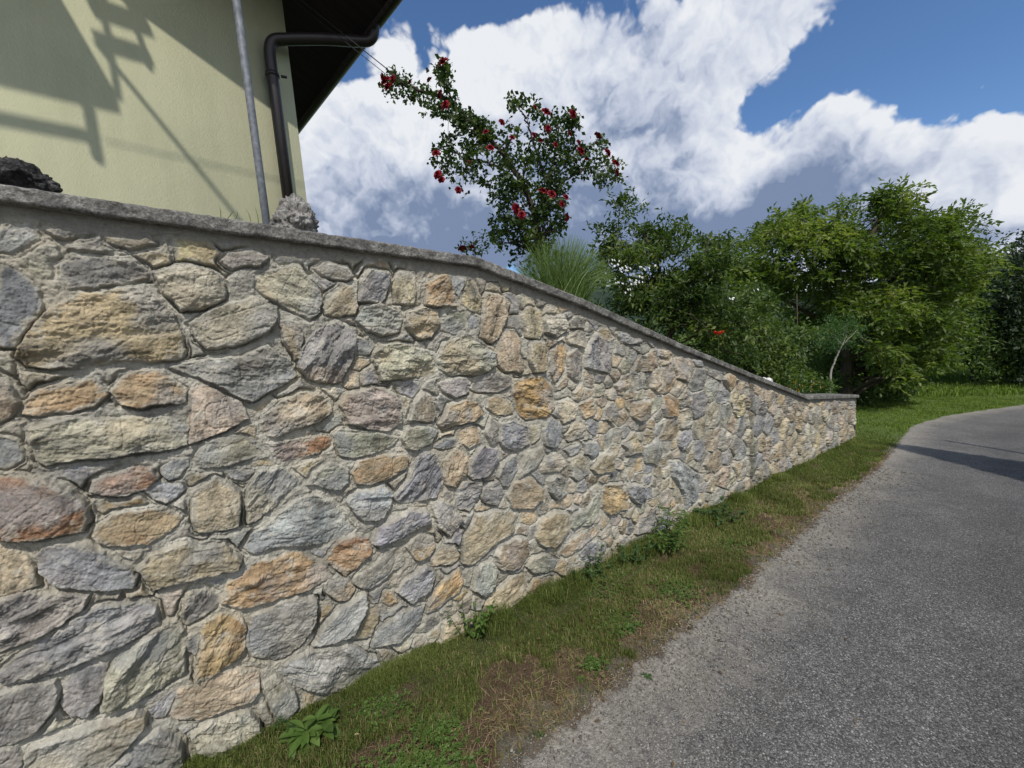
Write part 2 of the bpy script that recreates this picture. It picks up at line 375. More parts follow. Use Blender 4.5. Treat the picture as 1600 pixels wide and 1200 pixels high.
# ------------------------------------------------------------------ terrain
WALLY = 1.96; SL = .0696
COPX = np.array([-6, -.4, 1.283, 2.09, 3.32, 4.72, 6.47, 8.80, 9.2]); COPZ = np.array([2.5, 2.155, 2.04, 1.82, 1.43, 1.015, .51, .19, .13])
def cop(x): return np.interp(x, COPX, COPZ)
def gz(x): # ground height along X
    x = np.asarray(x, float); return np.where(x < 24, -SL * x, -SL * 24 - .02 * (x - 24))
EX = np.array([-8, -2, .3, .74, 1.2, 1.68, 2.02, 2.66, 3.8, 5.0, 7.0, 8.6, 11.3, 13.5, 17.5, 20, 24, 30]); EY = np.array([1.22, 1.2, 1.19, 1.19, 1.185, 1.195, 1.20, 1.185, 1.22, 1.27, 1.30, 1.395, 1.57, 1.33, .26, -1.2, -5, -14])
def edge(x): return np.interp(x, EX, EY)
def bare(x, y):
    """0..1 mask of bare / dry ground on the verge"""
    e = edge(x); dd = y - e
    n = fbm(x * 3.1, y * 3.1, 4); n2 = fbm(x * 9 + 40, y * 9, 3)
    m = sstep(.20 + .22 * n * 2 + .12 * n2 - dd, -.03, .08)
    for (cx, cy, rx, ry) in ((1.05, 1.42, .42, .2), (.30, 1.52, .26, .13), (.0, 1.5, .3, .2), (.62, 1.35, .2, .16)):
        m = np.maximum(m, sstep(1.1 - ((x - cx) / rx) ** 2 - ((y - cy) / ry) ** 2 + 1.6 * n + n2, 0, .5))
    m = np.maximum(m, .8 * sstep(fbm(x * 3.6 + 21, y * 6 + 5, 4), .03, .32) * (dd < .62))
    m = m * np.where(x > 9, .35, 1) * sstep(np.abs(dd), 0, .01) if False else m * np.where(x > 9, .35, 1)
    return np.clip(m, 0, 1)
def spread(near, far, x0, n):
    t = np.linspace(0, 1, n); return x0 + near * n * t + (far - near) * n * t ** 4 / 4
xs = np.concatenate([np.arange(-60, -2, 3), np.arange(-2, 4, .02), np.arange(4, 10, .06), np.arange(10, 30, .25), np.arange(30, 100, 4), np.arange(100, 1500, 80)])
ys = np.concatenate([np.arange(-900, -60, 80), np.arange(-60, -4, 4), np.arange(-4, 1.0, .25), np.arange(1.0, 2.3, .02), np.arange(2.3, 8, .2), np.arange(8, 40, 1.0), np.arange(40, 200, 20), np.arange(200, 1500, 100)])
X, Y = np.meshgrid(xs, ys, indexing='ij')
Z = gz(X) + .02 * fbm(X * 1.7, Y * 1.7, 3) * sstep(Y - edge(X), .05, .4) + .012 * fbm(X * 14, Y * 14, 3) * sstep(Y - edge(X), .0, .1) - .03 * sstep(edge(X) - Y, .05, .3)
Z = np.where((Y > 1.7) & (Y < 2.2) & (X < 8.9), Z + .02, Z)
bm_ = bare(X, Y); g1 = fbm(X * 5, Y * 5, 4)
dirt = np.array([.125, .082, .058]); green = np.array([.085, .085, .042]); gravel = np.array([.20, .18, .15]); lawn = np.array([.12, .17, .045])
green = np.array([.07, .085, .03]); C = green + (dirt - green) * (bm_ * .95)[..., None]
near_e = sstep(.12 + .12 * fbm(X * 6, Y * 6, 3) * 2 - (Y - edge(X)), -.02, .08)
C = C + (gravel - C) * (near_e * .8)[..., None]
lw = sstep(X, 8, 11)[..., None]; C = C * (1 - lw) + lawn * lw
o = mesh_np('ground', np.stack([X, Y, Z], -1).reshape(-1, 3), grid_faces(*X.shape)[:, ::-1] if False else grid_faces(*X.shape), M_soil, smooth=True, color=C.reshape(-1, 3))
tag(o, 'grassy ground running downhill below the wall and under the trees', 'ground', kind='structure')

# road sheet
xs = np.concatenate([np.arange(-8, -1, .5), np.arange(-1, 5, .012), np.arange(5, 12, .04), np.arange(12, 30, .25)])
ts = np.concatenate([np.linspace(0, .6, 26), np.linspace(.66, 4.0, 30)])
X = np.repeat(xs[:, None], len(ts), 1)
jag = .05 * fbm(xs * 7, xs * 0 + 3, 3) + .05 * fbm(xs * 28, xs * 0 + 8, 3)
Y = (edge(xs) + jag)[:, None] - ts[None, :] * (1 + .35 * sstep(xs, 14, 26)[:, None])
Z = gz(X) + .004 + .006 * fbm(X * 2.3, Y * 2.3, 2) * sstep(ts, 0, .2)[None, :]
Z[:, 0] -= .02
Cr = np.zeros(X.shape + (3,)); nz = fbm(X * 3, Y * 3, 3)
Cr[..., 0] = np.clip(.9 - (ts[None, :] + .2 * nz) / .6, 0, 1)
Cr[..., 1] = np.exp(-((ts[None, :] - 1.25 - .1 * nz) / .28) ** 2) + .7 * np.exp(-((ts[None, :] - 2.9) / .3) ** 2)
o = mesh_np('road', np.stack([X, Y, Z], -1).reshape(-1, 3), grid_faces(*X.shape)[:, ::-1], M_road, smooth=True, color=Cr.reshape(-1, 3))
tag(o, 'worn grey chip sealed lane curving away to the right', 'road', kind='structure')

# garden terrace held by the wall
xs = np.concatenate([np.arange(-6, 8.6, .1), [8.7]]); ys = np.concatenate([np.arange(2.2, 6, .1), np.arange(6, 16, .5)])
X, Y = np.meshgrid(xs, ys, indexing='ij')
w = 1 - sstep(Y, 3.5, 12) * .8
Z = gz(X) + (cop(X) - .12 - gz(X)) * w * (1 - .85 * sstep(X, 7.9, 8.7) * sstep(Y, 2.2, 2.9)) + .03 * fbm(X * 3, Y * 3, 3)
C = np.broadcast_to(np.array([.05, .075, .025]), X.shape + (3,)) * (1 + .5 * fbm(X * 4, Y * 4, 3))[..., None]
o = mesh_np('garden_ground', np.stack([X, Y, Z], -1).reshape(-1, 3), grid_faces(*X.shape), M_soil, smooth=True, color=C.reshape(-1, 3))
tag(o, 'raised garden ground held up behind the stone wall', 'ground', kind='structure')

# far wooded hills
az = np.linspace(-40, 60, 160); V = []; rr = np.array([420, 470, 560, 700])
for a_ in az:
    for k, r_ in enumerate(rr):
        h = [-14, 14 + 26 * (fbm(np.array([a_ * .06]), np.array([2.0]), 3)[0] + .5) + 2.5 * fbm(np.array([a_ * 1.3]), np.array([5.0]), 3)[0], 42 + 30 * fbm(np.array([a_ * .05]), np.array([7.0]), 4)[0], 20][k]
        V.append((r_ * math.cos(R(a_)), r_ * math.sin(R(a_)), h))
o = mesh_np('hills', V, grid_faces(len(az), 4), M_hill, smooth=True)
tag(o, 'dark wooded hills along the horizon beyond the trees', 'hills', kind='structure')
# ------------------------------------------------------------------ stone wall
# outlines of the stones of the near stretch: crop origin, scale, then colour code + points
STONES = {
(0, 400, 3): """
b 0,30 60,45 130,110 165,160 190,215 160,290 80,380 50,430 -30,425 -60,200
n 275,30 330,0 600,10 680,50 690,95 600,125 420,145 310,150 275,100
y 60,480 70,420 150,330 215,240 380,175 640,150 700,175 800,260 850,360 865,440 850,480 700,495 560,490 400,520 250,530 110,515
e 720,70 860,35 1010,70 1045,120 1050,195 960,240 850,250 810,205 760,165
e 1206,99 1260,60 1410,42 1491,150 1509,195 1503,261 1455,294 1380,261 1269,201 1209,150
e 890,320 950,270 1080,210 1200,190 1300,235 1295,310 1250,365 1130,410 980,435 930,395
g 780,520 1000,475 1120,470 1260,415 1350,490 1400,560 1300,620 1190,685 1100,650 960,580 850,545
n 1300,300 1400,310 1420,370 1415,480 1390,490 1345,410
o 85,750 90,690 160,630 300,600 430,570 495,650 440,700 330,735
d 510,640 560,560 700,530 790,570 880,630 860,690 740,700 660,715 560,700
e 135,810 300,770 430,760 800,760 885,800 885,880 800,910 540,940 400,960 210,985 165,970 165,920 140,870
p 890,640 930,590 1060,650 1140,680 1165,770 1100,800 960,870 895,875
e 910,990 915,940 960,880 1060,855 1150,860 1240,930 1170,960 1060,990 980,1000
p 1224,831 1230,759 1329,681 1419,639 1500,645 1560,690 1560,729 1500,780 1365,822 1290,855
r 1239,879 1359,870 1500,852 1551,855 1554,891 1500,930 1365,972 1290,945
b 750,1000 800,955 880,955 885,985 840,1040 790,1055 755,1030
b 680,1105 740,1065 860,1070 870,1095 830,1140 780,1165 720,1140
r 410,1115 430,1065 510,1030 620,990 700,1000 745,1050 700,1090 590,1130 480,1125
r -60,1020 81,1041 219,1059 330,1110 405,1185 414,1260 381,1299 198,1329 0,1338 -60,1330
g 1070,1010 1130,1000 1195,1025 1150,1060 1090,1050
e 894,1119 939,1089 999,1050 1080,1080 1140,1131 1125,1281 1050,1296 930,1305 903,1263
G 1164,1191 1170,1101 1209,1020 1341,999 1416,1059 1320,1131 1275,1200 1200,1260 1161,1266
g -40,860 60,880 95,920 80,970 0,1000 -40,1000
n -40,560 30,600 60,690 40,760 -40,800
""",
(0, 800, 3): """
d 430,120 450,70 520,20 640,0 780,-15 855,40 810,100 700,160 500,170 450,150
b 155,220 200,170 290,160 380,160 480,200 520,240 600,270 640,320 620,365 480,390 380,385 250,360 180,300
t 640,280 700,220 790,175 870,145 920,170 1060,155 1095,205 1135,230 1120,275 1000,300 830,340 720,375 690,340
t -50,150 80,180 130,240 165,310 175,370 100,395 0,418 -50,420
b 1146,180 1185,120 1260,66 1320,0 1395,-51 1470,-75 1560,-45 1665,84 1605,129 1500,150 1350,171 1260,186 1200,210
o 1044,441 1065,345 1200,261 1350,204 1425,198 1515,255 1560,315 1464,372 1350,411 1185,456 1095,465
g -50,440 100,400 300,395 405,415 380,470 300,530 180,600 60,650 -50,700
b -50,810 20,730 200,620 330,530 470,460 690,435 740,450 745,550 620,610 450,690 250,770 120,820 0,830
B 840,500 870,430 900,380 960,375 1040,410 1020,460 950,510 880,545
o 910,790 905,740 940,620 960,530 1050,490 1130,490 1150,560 1150,690 1060,740 960,800 920,808
g 1158,561 1179,501 1299,450 1401,405 1485,420 1485,525 1440,615 1365,681 1290,711 1185,690 1155,645
G 490,790 540,660 640,630 830,540 865,560 860,780 750,850 600,920 470,950 480,870
g 265,920 290,820 370,740 440,715 490,730 485,830 460,920 400,990 320,985
g -50,880 120,840 250,800 270,830 240,950 160,1050 60,1110 -50,1135
p 790,980 830,900 840,840 930,810 1040,770 1130,750 1220,760 1225,850 1190,890 1060,940 950,985 830,993
m 130,1130 230,1080 450,1010 540,980 640,940 685,960 680,1020 600,1110 480,1240 100,1230
g 500,1220 620,1110 740,1030 800,1060 860,1110 880,1230 700,1260
e 900,1060 1000,990 1100,960 1180,940 1210,1000 1240,1070 1150,1120 1000,1150 920,1120
e 1240,820 1300,780 1380,850 1400,920 1350,990 1290,980 1250,900
b 700,930 800,870 830,860 800,940 780,980 720,990
g 860,620 930,560 940,600 910,700 870,670
g 1299,759 1380,690 1500,654 1635,636 1770,690 1812,759 1740,825 1620,864 1500,855 1380,825
g -60,1150 60,1130 110,1180 60,1250 -60,1270
""",
(450, 400, 3): """
b 340,200 350,120 380,60 475,75 480,140 450,220 400,215 335,205
t 500,130 530,70 600,80 610,160 600,225 510,215
d 650,160 650,130 720,90 750,80 780,140 795,235 720,235 655,225
b 765,80 845,80 840,130 810,190 780,150
y 820,220 850,110 880,110 915,190 920,270 860,255
t 910,380 925,280 940,180 1000,180 1045,220 1030,300 1000,380 970,410 930,390
e 165,240 190,180 260,130 310,140 335,230 320,270 240,285 180,270
g 325,300 360,240 440,220 510,250 545,290 530,350 450,375 380,355
t 560,300 570,260 650,240 715,260 715,330 680,380 620,390 570,340
G 725,300 760,265 835,260 845,340 780,365 730,345
b 845,300 870,275 895,290 890,330 865,345
b 330,440 335,390 400,395 410,430 390,465 340,460
t 130,50 180,25 290,45 315,85 280,105 220,105 170,85
m 90,400 130,350 230,310 320,350 310,480 250,590 180,600 110,580 60,530 55,470
e 410,460 440,420 530,410 640,430 700,470 700,560 640,570 540,580 450,590 430,520
e 712,480 740,410 850,370 920,420 980,450 975,520 920,560 780,560 715,530
p 985,470 1000,400 1020,350 1070,350 1100,400 1090,450 1115,520 1100,545 1030,540 990,510
t 1120,350 1115,270 1140,240 1200,260 1200,350 1190,390 1130,385
e 1210,300 1230,280 1310,285 1320,340 1270,380 1215,360
t 1140,480 1150,410 1215,400 1220,480 1215,540 1160,545
o 1250,440 1290,405 1315,430 1310,530 1270,595 1245,540
t 1320,460 1360,435 1390,460 1390,560 1370,590 1330,560
b 1404,525 1413,435 1455,360 1485,390 1515,450 1521,546 1455,540
e 1320,380 1370,345 1400,360 1400,430 1330,415
g 1330,310 1360,285 1410,290 1400,335 1340,340
O 1060,640 1075,590 1130,570 1210,560 1260,620 1265,700 1220,760 1130,775 1090,740
g 865,620 900,570 990,545 1050,560 1055,600 1000,640 900,640
g 715,600 780,575 850,575 860,640 800,670 740,640
t 940,720 950,670 1020,660 1065,690 1070,740 1000,750
d 715,790 760,700 840,680 900,690 920,740 880,775 800,800 740,815
m 250,700 280,650 400,620 500,640 535,700 540,780 480,820 380,815 290,790
m 575,770 600,690 640,640 680,660 700,740 680,780
G 215,840 250,815 330,820 430,830 530,850 500,890 400,930 310,950 245,940
G 540,850 560,810 640,800 710,820 680,880 600,915 560,900
B 695,900 750,860 795,865 790,900 740,915
t 800,840 860,790 910,820 905,880 850,905 820,880
g 930,830 960,760 1000,800 990,870 960,885
B 995,870 1010,790 1060,775 1130,800 1145,880 1080,915 1020,905
t 1150,800 1195,790 1195,850 1160,885
B 1205,820 1240,760 1285,780 1295,860 1260,910 1215,890
e 1280,690 1330,670 1370,700 1360,760 1300,790 1285,740
d 1375,700 1440,670 1450,740 1400,765
e 1310,840 1360,770 1410,800 1400,850 1330,875
d 305,1020 340,960 450,935 560,935 560,990 500,1040 400,1075 330,1065
G 100,1075 130,1010 200,970 290,1000 290,1060 250,1100 160,1090
b 500,1140 560,1060 600,970 620,920 700,930 730,1000 740,1100 700,1140 600,1160 530,1165
t 736,1040 750,960 790,910 845,940 840,1020 800,1090 750,1080
B 847,1030 880,940 930,890 995,910 995,970 930,1040 870,1050
b 990,1040 1020,970 1080,930 1085,1000 1040,1090 1010,1080
G 1088,1020 1130,920 1200,895 1210,930 1160,1000 1090,1045
e 1175,990 1220,940 1290,930 1320,980 1280,1015 1200,1020
g 1305,910 1380,880 1390,900 1340,945
b 1400,880 1460,875 1470,910 1440,955 1405,930
e 1330,960 1380,930 1415,960 1420,1020 1370,1060 1340,1040
t 1035,1130 1060,1070 1140,1040 1200,1090 1205,1140 1150,1185 1060,1190
g 920,1130 940,1080 1000,1060 1020,1120 990,1170 930,1160
g 790,1110 840,1060 920,1065 910,1150 860,1200 800,1190
G 1225,1060 1260,1035 1310,1050 1315,1110 1270,1145 1235,1110
t 1430,1000 1480,930 1530,930 1530,1010 1450,1020
b 279,1161 309,1119 459,1074 495,1119 480,1185 450,1236 360,1245 309,1200
e 675,1170 720,1149 789,1179 825,1236 765,1320 711,1275
""",
(450, 800, 2.667): """
r 165,215 210,130 270,100 340,110 355,170 310,220 250,275
b 358,140 380,80 450,20 520,0 590,0 600,40 540,70 450,120 385,160
G 275,300 330,210 420,160 490,145 490,220 420,270 345,330 300,320
d 500,150 550,100 610,110 620,150 590,190 545,210
t 600,210 640,150 700,150 725,190 690,225 610,235
t 165,340 180,290 260,285 290,330 260,370 210,385
b 110,570 150,490 210,420 330,340 340,400 310,460 280,520 200,550
b 460,340 490,290 580,230 625,260 600,330 530,385 490,365
o 585,430 600,370 660,290 720,240 735,290 720,340 660,380 610,420
b 355,570 390,490 480,420 580,400 560,470 470,540 400,565
t 735,220 740,120 790,20 870,0 975,10 950,80 880,130 810,190 770,230
g 775,330 790,250 850,200 880,240 860,310 830,360
m 873,190 900,140 960,110 1000,120 1020,170 970,230 930,250 890,240
t 1040,110 1070,30 1120,0 1180,10 1180,80 1110,155 1060,140
G 1186,70 1200,10 1240,0 1290,10 1270,50 1200,75
G 1000,230 1030,195 1080,180 1130,210 1110,250 1030,260
t 1140,180 1180,130 1240,90 1300,60 1310,90 1230,150 1170,195
b 1220,180 1250,140 1300,125 1305,170 1260,225
t 830,400 860,350 940,280 1000,260 1005,350 960,390 880,430 835,440
o 1010,330 1030,290 1110,275 1100,310 1030,360
d 400,385 410,340 450,350 460,380 425,405
""",
(900, 480, 2.857): """
b 430,690 470,685 500,710 560,750 562,860 500,905 480,820 440,760
o 130,830 140,800 215,790 245,850 240,900 160,930 125,900
t 260,430 340,420 345,490 290,515 260,490
b 190,110 290,108 300,165 215,160
b 235,760 255,790 350,810 345,850 290,885 250,850
G 0,1000 20,960 110,840 125,870 110,940 30,990
g 30,1110 110,1040 115,1070 70,1150 30,1130
""",
(0, 0, 1): """
g 0,345 50,338 58,372 20,392 -20,390
g 60,350 140,352 145,362 95,372 75,362
t 160,368 232,370 240,378 200,386 165,376
g 345,408 358,395 400,390 422,402 405,416 362,416
"""}
PAL = dict(g=(.27, .265, .245), G=(.295, .29, .225), b=(.255, .258, .268), B=(.175, .178, .188), t=(.37, .305, .20), y=(.43, .35, .20), e=(.385, .35, .265),
           o=(.42, .295, .14), O=(.46, .30, .11), d=(.41, .305, .175), r=(.31, .165, .085), p=(.385, .31, .235), m=(.30, .265, .215), n=(.31, .25, .175))
WP = WALLY - .035
def to_wall(u, v):
    r = ray(u, v); t = WP / r[1]; return r[0] * t, 1.6 + r[2] * t
polys = []; pcol = []
for (ox, oy, k), txt in STONES.items():
    for ln in txt.strip().split('\n'):
        c, *q = ln.split()
        polys.append(np.array([to_wall(ox + float(a.split(',')[0]) / k, oy + float(a.split(',')[1]) / k) for a in q])); pcol.append(c)
def poly_dist(P, x, z):
    """signed distance, positive inside"""
    d2 = np.full(x.shape, 1e9); ins = np.zeros(x.shape, bool); n = len(P)
    for i in range(n):
        a = P[i]; b = P[(i + 1) % n]; e = b - a
        wx = x - a[0]; wz = z - a[1]; t = np.clip((wx * e[0] + wz * e[1]) / (e @ e + 1e-12), 0, 1)
        d2 = np.minimum(d2, (wx - e[0] * t) ** 2 + (wz - e[1] * t) ** 2)
        c = ((a[1] > z) != (b[1] > z)) & (x < (b[0] - a[0]) * (z - a[1]) / (b[1] - a[1] + 1e-12) + a[0]); ins ^= c
    d = np.sqrt(d2); return np.where(ins, d, -d)
# filler stones: dart throwing in a metric where stones are wider than tall
AN = 1.18
def near_polys(x, z):
    best = np.full(x.shape, -9.0)
    for P in polys:
        lo = P.min(0) - .3; hi = P.max(0) + .3
        k = (x > lo[0]) & (x < hi[0]) & (z > lo[1]) & (z < hi[1])
        if k.any(): best[k] = np.maximum(best[k], poly_dist(P, x[k], z[k]))
    return best
cx = rng.uniform(-1.6, 9.1, 26000); cz = rng.uniform(-.95, 2.4, 26000)
ok = (cz < cop(cx) + .05) & (cz > gz(cx) - .2); cx = cx[ok]; cz = cz[ok]
pd = near_polys(cx, cz)
seeds = np.zeros((0, 3))
for x_, z_, p_ in zip(cx, cz, pd):
    if p_ > -.022: continue
    r_ = random.choice([.17, .20, .23, .26, .30]) if p_ < -.16 else .088
    if len(seeds):
        d = np.hypot(seeds[:, 0] - x_, (seeds[:, 1] - z_) * AN)
        if (d < np.minimum(r_, seeds[:, 2] + .03)).any() or (d < r_ * .72).any(): continue
    seeds = np.vstack([seeds, (x_, z_, r_)])
NP_ = len(polys); NS = NP_ + len(seeds)
kinds = list(pcol)
for x_, z_, r_ in seeds:
    kinds.append(random.choice('ggGGbbeeeettttypmmnod' if x_ < 1.8 else 'ggGGbbeeeeeettttttypppmmnod'))
cols = np.array([PAL[k] for k in kinds]) * rng.uniform(.78, 1.2, (NS, 1)) * rng.uniform(.96, 1.04, (NS, 3))
cen = np.vstack([np.array([P.mean(0) for P in polys]), seeds[:, :2]])
size = np.array([math.sqrt(np.prod(np.ptp(P, axis=0))) for P in polys] + list(seeds[:, 2] * 1.0))
ang = np.array([.5 * math.atan2(2 * np.cov(P.T)[0, 1], np.cov(P.T)[0, 0] - np.cov(P.T)[1, 1]) for P in polys] + list(rng.normal(0, .5, len(seeds))))
Hs = rng.uniform(.014, .034, NS) * np.clip(size / .16, .5, 1.15)
KP = 6
RG = rng.choice([.25, .5, .8, 1.1, 1.5], NS); pa = rng.uniform(0, 2 * math.pi, (NS, KP)); ps = rng.uniform(.03, .26, (NS, KP)); po = rng.uniform(-.003, .009, (NS, KP))
def wall_fields(x, z):
    n = len(x)
    wx = x + .010 * fbm(x * 14, z * 14, 3) + .005 * fbm(x * 55 + 9, z * 55, 3); wz = z + .010 * fbm(x * 14 + 50, z * 14 + 7, 3) + .005 * fbm(x * 55 + 70, z * 55 + 3, 3)
    idm = np.full(n, -1); dm = np.full(n, -9.0)
    for i, P in enumerate(polys):
        lo = P.min(0) - .12; hi = P.max(0) + .12
        k = np.where((wx > lo[0]) & (wx < hi[0]) & (wz > lo[1]) & (wz < hi[1]))[0]
        if len(k):
            d = poly_dist(P, wx[k], wz[k]) + .0035; better = d > dm[k]; k = k[better]; dm[k] = d[better]; idm[k] = i
    f1 = np.full(n, 9.0); f2 = np.full(n, 9.0); i1 = np.zeros(n, int)
    order = np.argsort(x // .25); 
    xb = np.floor(x / .25).astype(int)
    for b in np.unique(xb):
        k = np.where(xb == b)[0]; s = np.where(np.abs(seeds[:, 0] - (b + .5) * .25) < .6)[0]
        for c0 in range(0, len(k), 40000):
            kk = k[c0:c0 + 40000]
            if len(s) < 2: continue
            D = np.sqrt((wx[kk, None] - seeds[s, 0]) ** 2 + ((wz[kk, None] - seeds[s, 1]) * AN) ** 2) - seeds[s, 2] * .35
            o_ = np.argpartition(D, 1, axis=1)[:, :2]; a_ = np.take_along_axis(D, o_, 1); sw = a_[:, 0] > a_[:, 1]
            o_[sw] = o_[sw][:, ::-1]; a_[sw] = a_[sw][:, ::-1]
            f1[kk] = a_[:, 0]; f2[kk] = a_[:, 1]; i1[kk] = s[o_[:, 0]]
    g = .010 + .006 * fbm(x * 5, z * 5 + 30, 2)
    dv = np.minimum((f2 - f1) * .5 - g * .55, -dm - .016)
    rad = seeds[i1, 2]; dv = np.minimum(dv, .62 * rad * 1.15 - (f1 + rad * .35) * .62)
    use = (dm < 0) & (dv > dm)
    d = np.where(dm >= 0, dm, np.where(dv > 0, dv, np.maximum(dm, dv)))
    idd = np.where(dm >= 0, idm, np.where(dv > 0, i1 + NP_, np.where(dm > dv, idm, i1 + NP_)))
    return d, idd
def wall_height(x, z):
    d, i = wall_fields(x, z)
    lx = x - cen[i, 0]; lz = z - cen[i, 1]
    ca = np.cos(ang[i]); sa = np.sin(ang[i]); u = lx * ca + lz * sa; v = -lx * sa + lz * ca
    h = Hs[i] + .012
    for k in range(KP):
        h = np.minimum(h, Hs[i] + po[i, k] + .30 * ps[i, k] * size[i] - ps[i, k] * (lx * np.cos(pa[i, k]) + lz * np.sin(pa[i, k])))
    h = h + size[i] * .055 * fbm(u * 7 + i * 3.1, v * 13 + i * 1.7, 2)
    # layered break lines along the grain
    lay = fbm(u * 9 + i * 2.3, v * 19 + i, 3); st = lay * 5; st = np.floor(st) + sstep(st - np.floor(st), .35, .65); h = h + .0036 * RG[i] * st * np.clip(size[i] / .2, .4, 1.3)
    h = h + .0046 * (.5 + .5 * RG[i]) * fbm(u * 38 + i, v * 52, 4, .6) + .0035 * fbm(x * 150, z * 150, 2)
    q_ = vnoise(u * 9 + i * 5.1, v * 13 + i); h = h - .0035 * np.exp(-(q_ / .035) ** 2) * np.clip(size[i] / .18, .3, 1.2)
    q_ = vnoise(u * 24 + i * 2.1, v * 31 + i); h = h - .0018 * np.exp(-(q_ / .05) ** 2) + .004 * np.abs(q_)
    h = np.maximum(h, .004)
    mort = .009 + .013 * fbm(x * 11 + 5, z * 11, 3) + .0065 * fbm(x * 60, z * 60, 4, .65)
    low = .5 + fbm(x * 4.2 + 11, z * 4.2 + 3, 3) * 1.2
    crack = -.026 * np.exp(-((d + .003) / .0045) ** 2) * np.clip(low, 0, 1) * np.clip(.75 - 2.2 * (z - cen[i, 1]) / (size[i] + .03), .05, 1.6)
    edge_h = mort + np.maximum(d, 0) * 5.5
    stone = np.minimum(h, edge_h)
    t = sstep(d, -.002, .004)
    hh = mort * (1 - t) + np.maximum(stone, mort * .6) * t
    hh = hh + crack
    # movement joint
    j = np.abs(x - 4.72); hh = np.where(j < .012, -.03, hh)
    # mortar haunch just under the coping
    hc = cop(x) - .05 - z; cap = sstep(.055 + .05 * fbm(x * 6, x * 0, 3) - hc, -.02, .02); hh = hh * (1 - cap) + (.012 + .005 * fbm(x * 40, z * 40, 3)) * cap
    return hh, d, i, u, v, cap
def wall_color(x, z, d, i, u, v, cap):
    c = cols[i].copy()
    a = fbm(u * 8 + i * 1.3, v * 16 + i, 4); b = fbm(x * 5 + i * 7.7, z * 5, 3); f = fbm(u * 40, v * 90 + i, 3)
    c *= (1 + .75 * a + .5 * f)[:, None]
    warm = np.array([.43, .33, .20]); cool = np.array([.25, .26, .27]); pale = np.array([.48, .45, .38]); rust = np.array([.36, .20, .09])
    isb = np.isin(i, np.where(np.isin(np.array(kinds), ['b', 'B', 'g', 'G']))[0])
    k = (sstep(b, .02, .4) * np.where(isb, .15, .5))[:, None]; c = c * (1 - k) + warm * k * (1 + .5 * a)[:, None]
    k = (sstep(-b, .02, .4) * .65)[:, None]; c = c * (1 - k) + cool * k * (1 + .5 * a)[:, None]
    k = (sstep(fbm(u * 22 + 4, v * 50 + i, 4), .25, .55) * .55)[:, None]; c = c * (1 - k) + pale * k
    isr = np.isin(i, np.where(np.isin(np.array(kinds), ['r', 'o', 'O', 'd']))[0])
    k = (sstep(fbm(x * 12 + 31, z * 15, 4), .05, .45) * .38 * isr)[:, None]; c = c * (1 - k) + rust * k
    m = np.array([.37, .355, .305]) * (1 + .45 * fbm(x * 25, z * 25, 4) + .4 * fbm(x * 3, z * 3, 2))[:, None]
    wm = (sstep(fbm(x * 2.1 + 8, z * 2.1, 3), -.05, .4) * .6)[:, None]; m = m * (1 - wm) + np.array([.40, .355, .265]) * wm
    smear = sstep(.012 + .018 * fbm(x * 20, z * 20 + 60, 3) - d, -.003, .008) * (d < .03)
    t = np.maximum(1 - sstep(d, -.001, .003), smear * .75)[:, None]
    c = c * (1 - t) + m * t
    c = c * (1 - cap[:, None]) + np.array([.25, .235, .20]) * cap[:, None]
    # green film and soil splash close to the ground
    g = sstep(.16 + .1 * fbm(x * 6, z * 6, 3) - (z - gz(x)), 0, .14)[:, None] * .45
    c = c * (1 - g) + np.array([.13, .13, .075]) * g
    joint_shade = np.exp(-(np.clip(x - 4.72, 0, 9) / .10) ** 2) * (x > 4.72) * .45; c *= (1 - joint_shade)[:, None]  # shade beside the movement joint, painted into the stone colour
    g_ = c.mean(1, keepdims=True); return np.clip((g_ + (c - g_) * .80) * np.array([1.10, 1.09, 1.055]), .02, .75)
stone_wall = empty('stone_wall', (3.7, WALLY, 0))
tag(stone_wall, 'long retaining wall of mixed tan, grey and rust fieldstone stepping down beside the lane', 'wall')
xs = [-1.5]
while xs[-1] < 8.85: xs.append(xs[-1] + (.0026 if xs[-1] < -.8 else .5 * (xs[-1] ** 2 + WALLY ** 2) / (WALLY * 410) * .92 * (.92 if abs(xs[-1]) < 1.2 else 1)))
xs = np.array(xs); xs[-1] = 8.85
NZ = 760
tz = np.linspace(0, 1, NZ)
bot = gz(xs) - .12; top = cop(xs) - .045
X = np.repeat(xs[:, None], NZ, 1); Zw = bot[:, None] + (top - bot)[:, None] * tz[None, :]
xf = X.ravel(); zf = Zw.ravel()
hh, d_, i_, u_, v_, cap_ = wall_height(xf, zf)
Cw = wall_color(xf, zf, d_, i_, u_, v_, cap_)
print('wall verts', len(xf), 'stones', NS)
o = mesh_np('stonework', np.stack([xf, WALLY - hh, zf], -1), grid_faces(len(xs), NZ), M_masonry, stone_wall, True, Cw)
# solid core and rough end face
b = Bag(); P = []
for x_ in list(np.arange(-3, 8.8, .2)) + [8.85]:
    t_ = float(cop(x_)) - .05; g_ = float(gz(x_)) - .2
    P += [(x_, WALLY + .035, g_), (x_, WALLY + .035, t_), (x_, WALLY + .30, t_), (x_, WALLY + .30, g_)]
n = len(P) // 4; fs = []
for k in range(n - 1):
    for j in range(4): fs.append((4 * k + j, 4 * k + (j + 1) % 4, 4 * k + 4 + (j + 1) % 4, 4 * k + 4 + j))
fs += [(3, 2, 1, 0), (4 * n - 4, 4 * n - 3, 4 * n - 2, 4 * n - 1)]
b.add(P, np.array(fs), (.33, .31, .25)); b.box((-3, WALLY - .012, -1.0), (-1.5, WALLY + .03, 2.25), (.3, .28, .23))
b.build('wall_core', M_masonry, stone_wall)
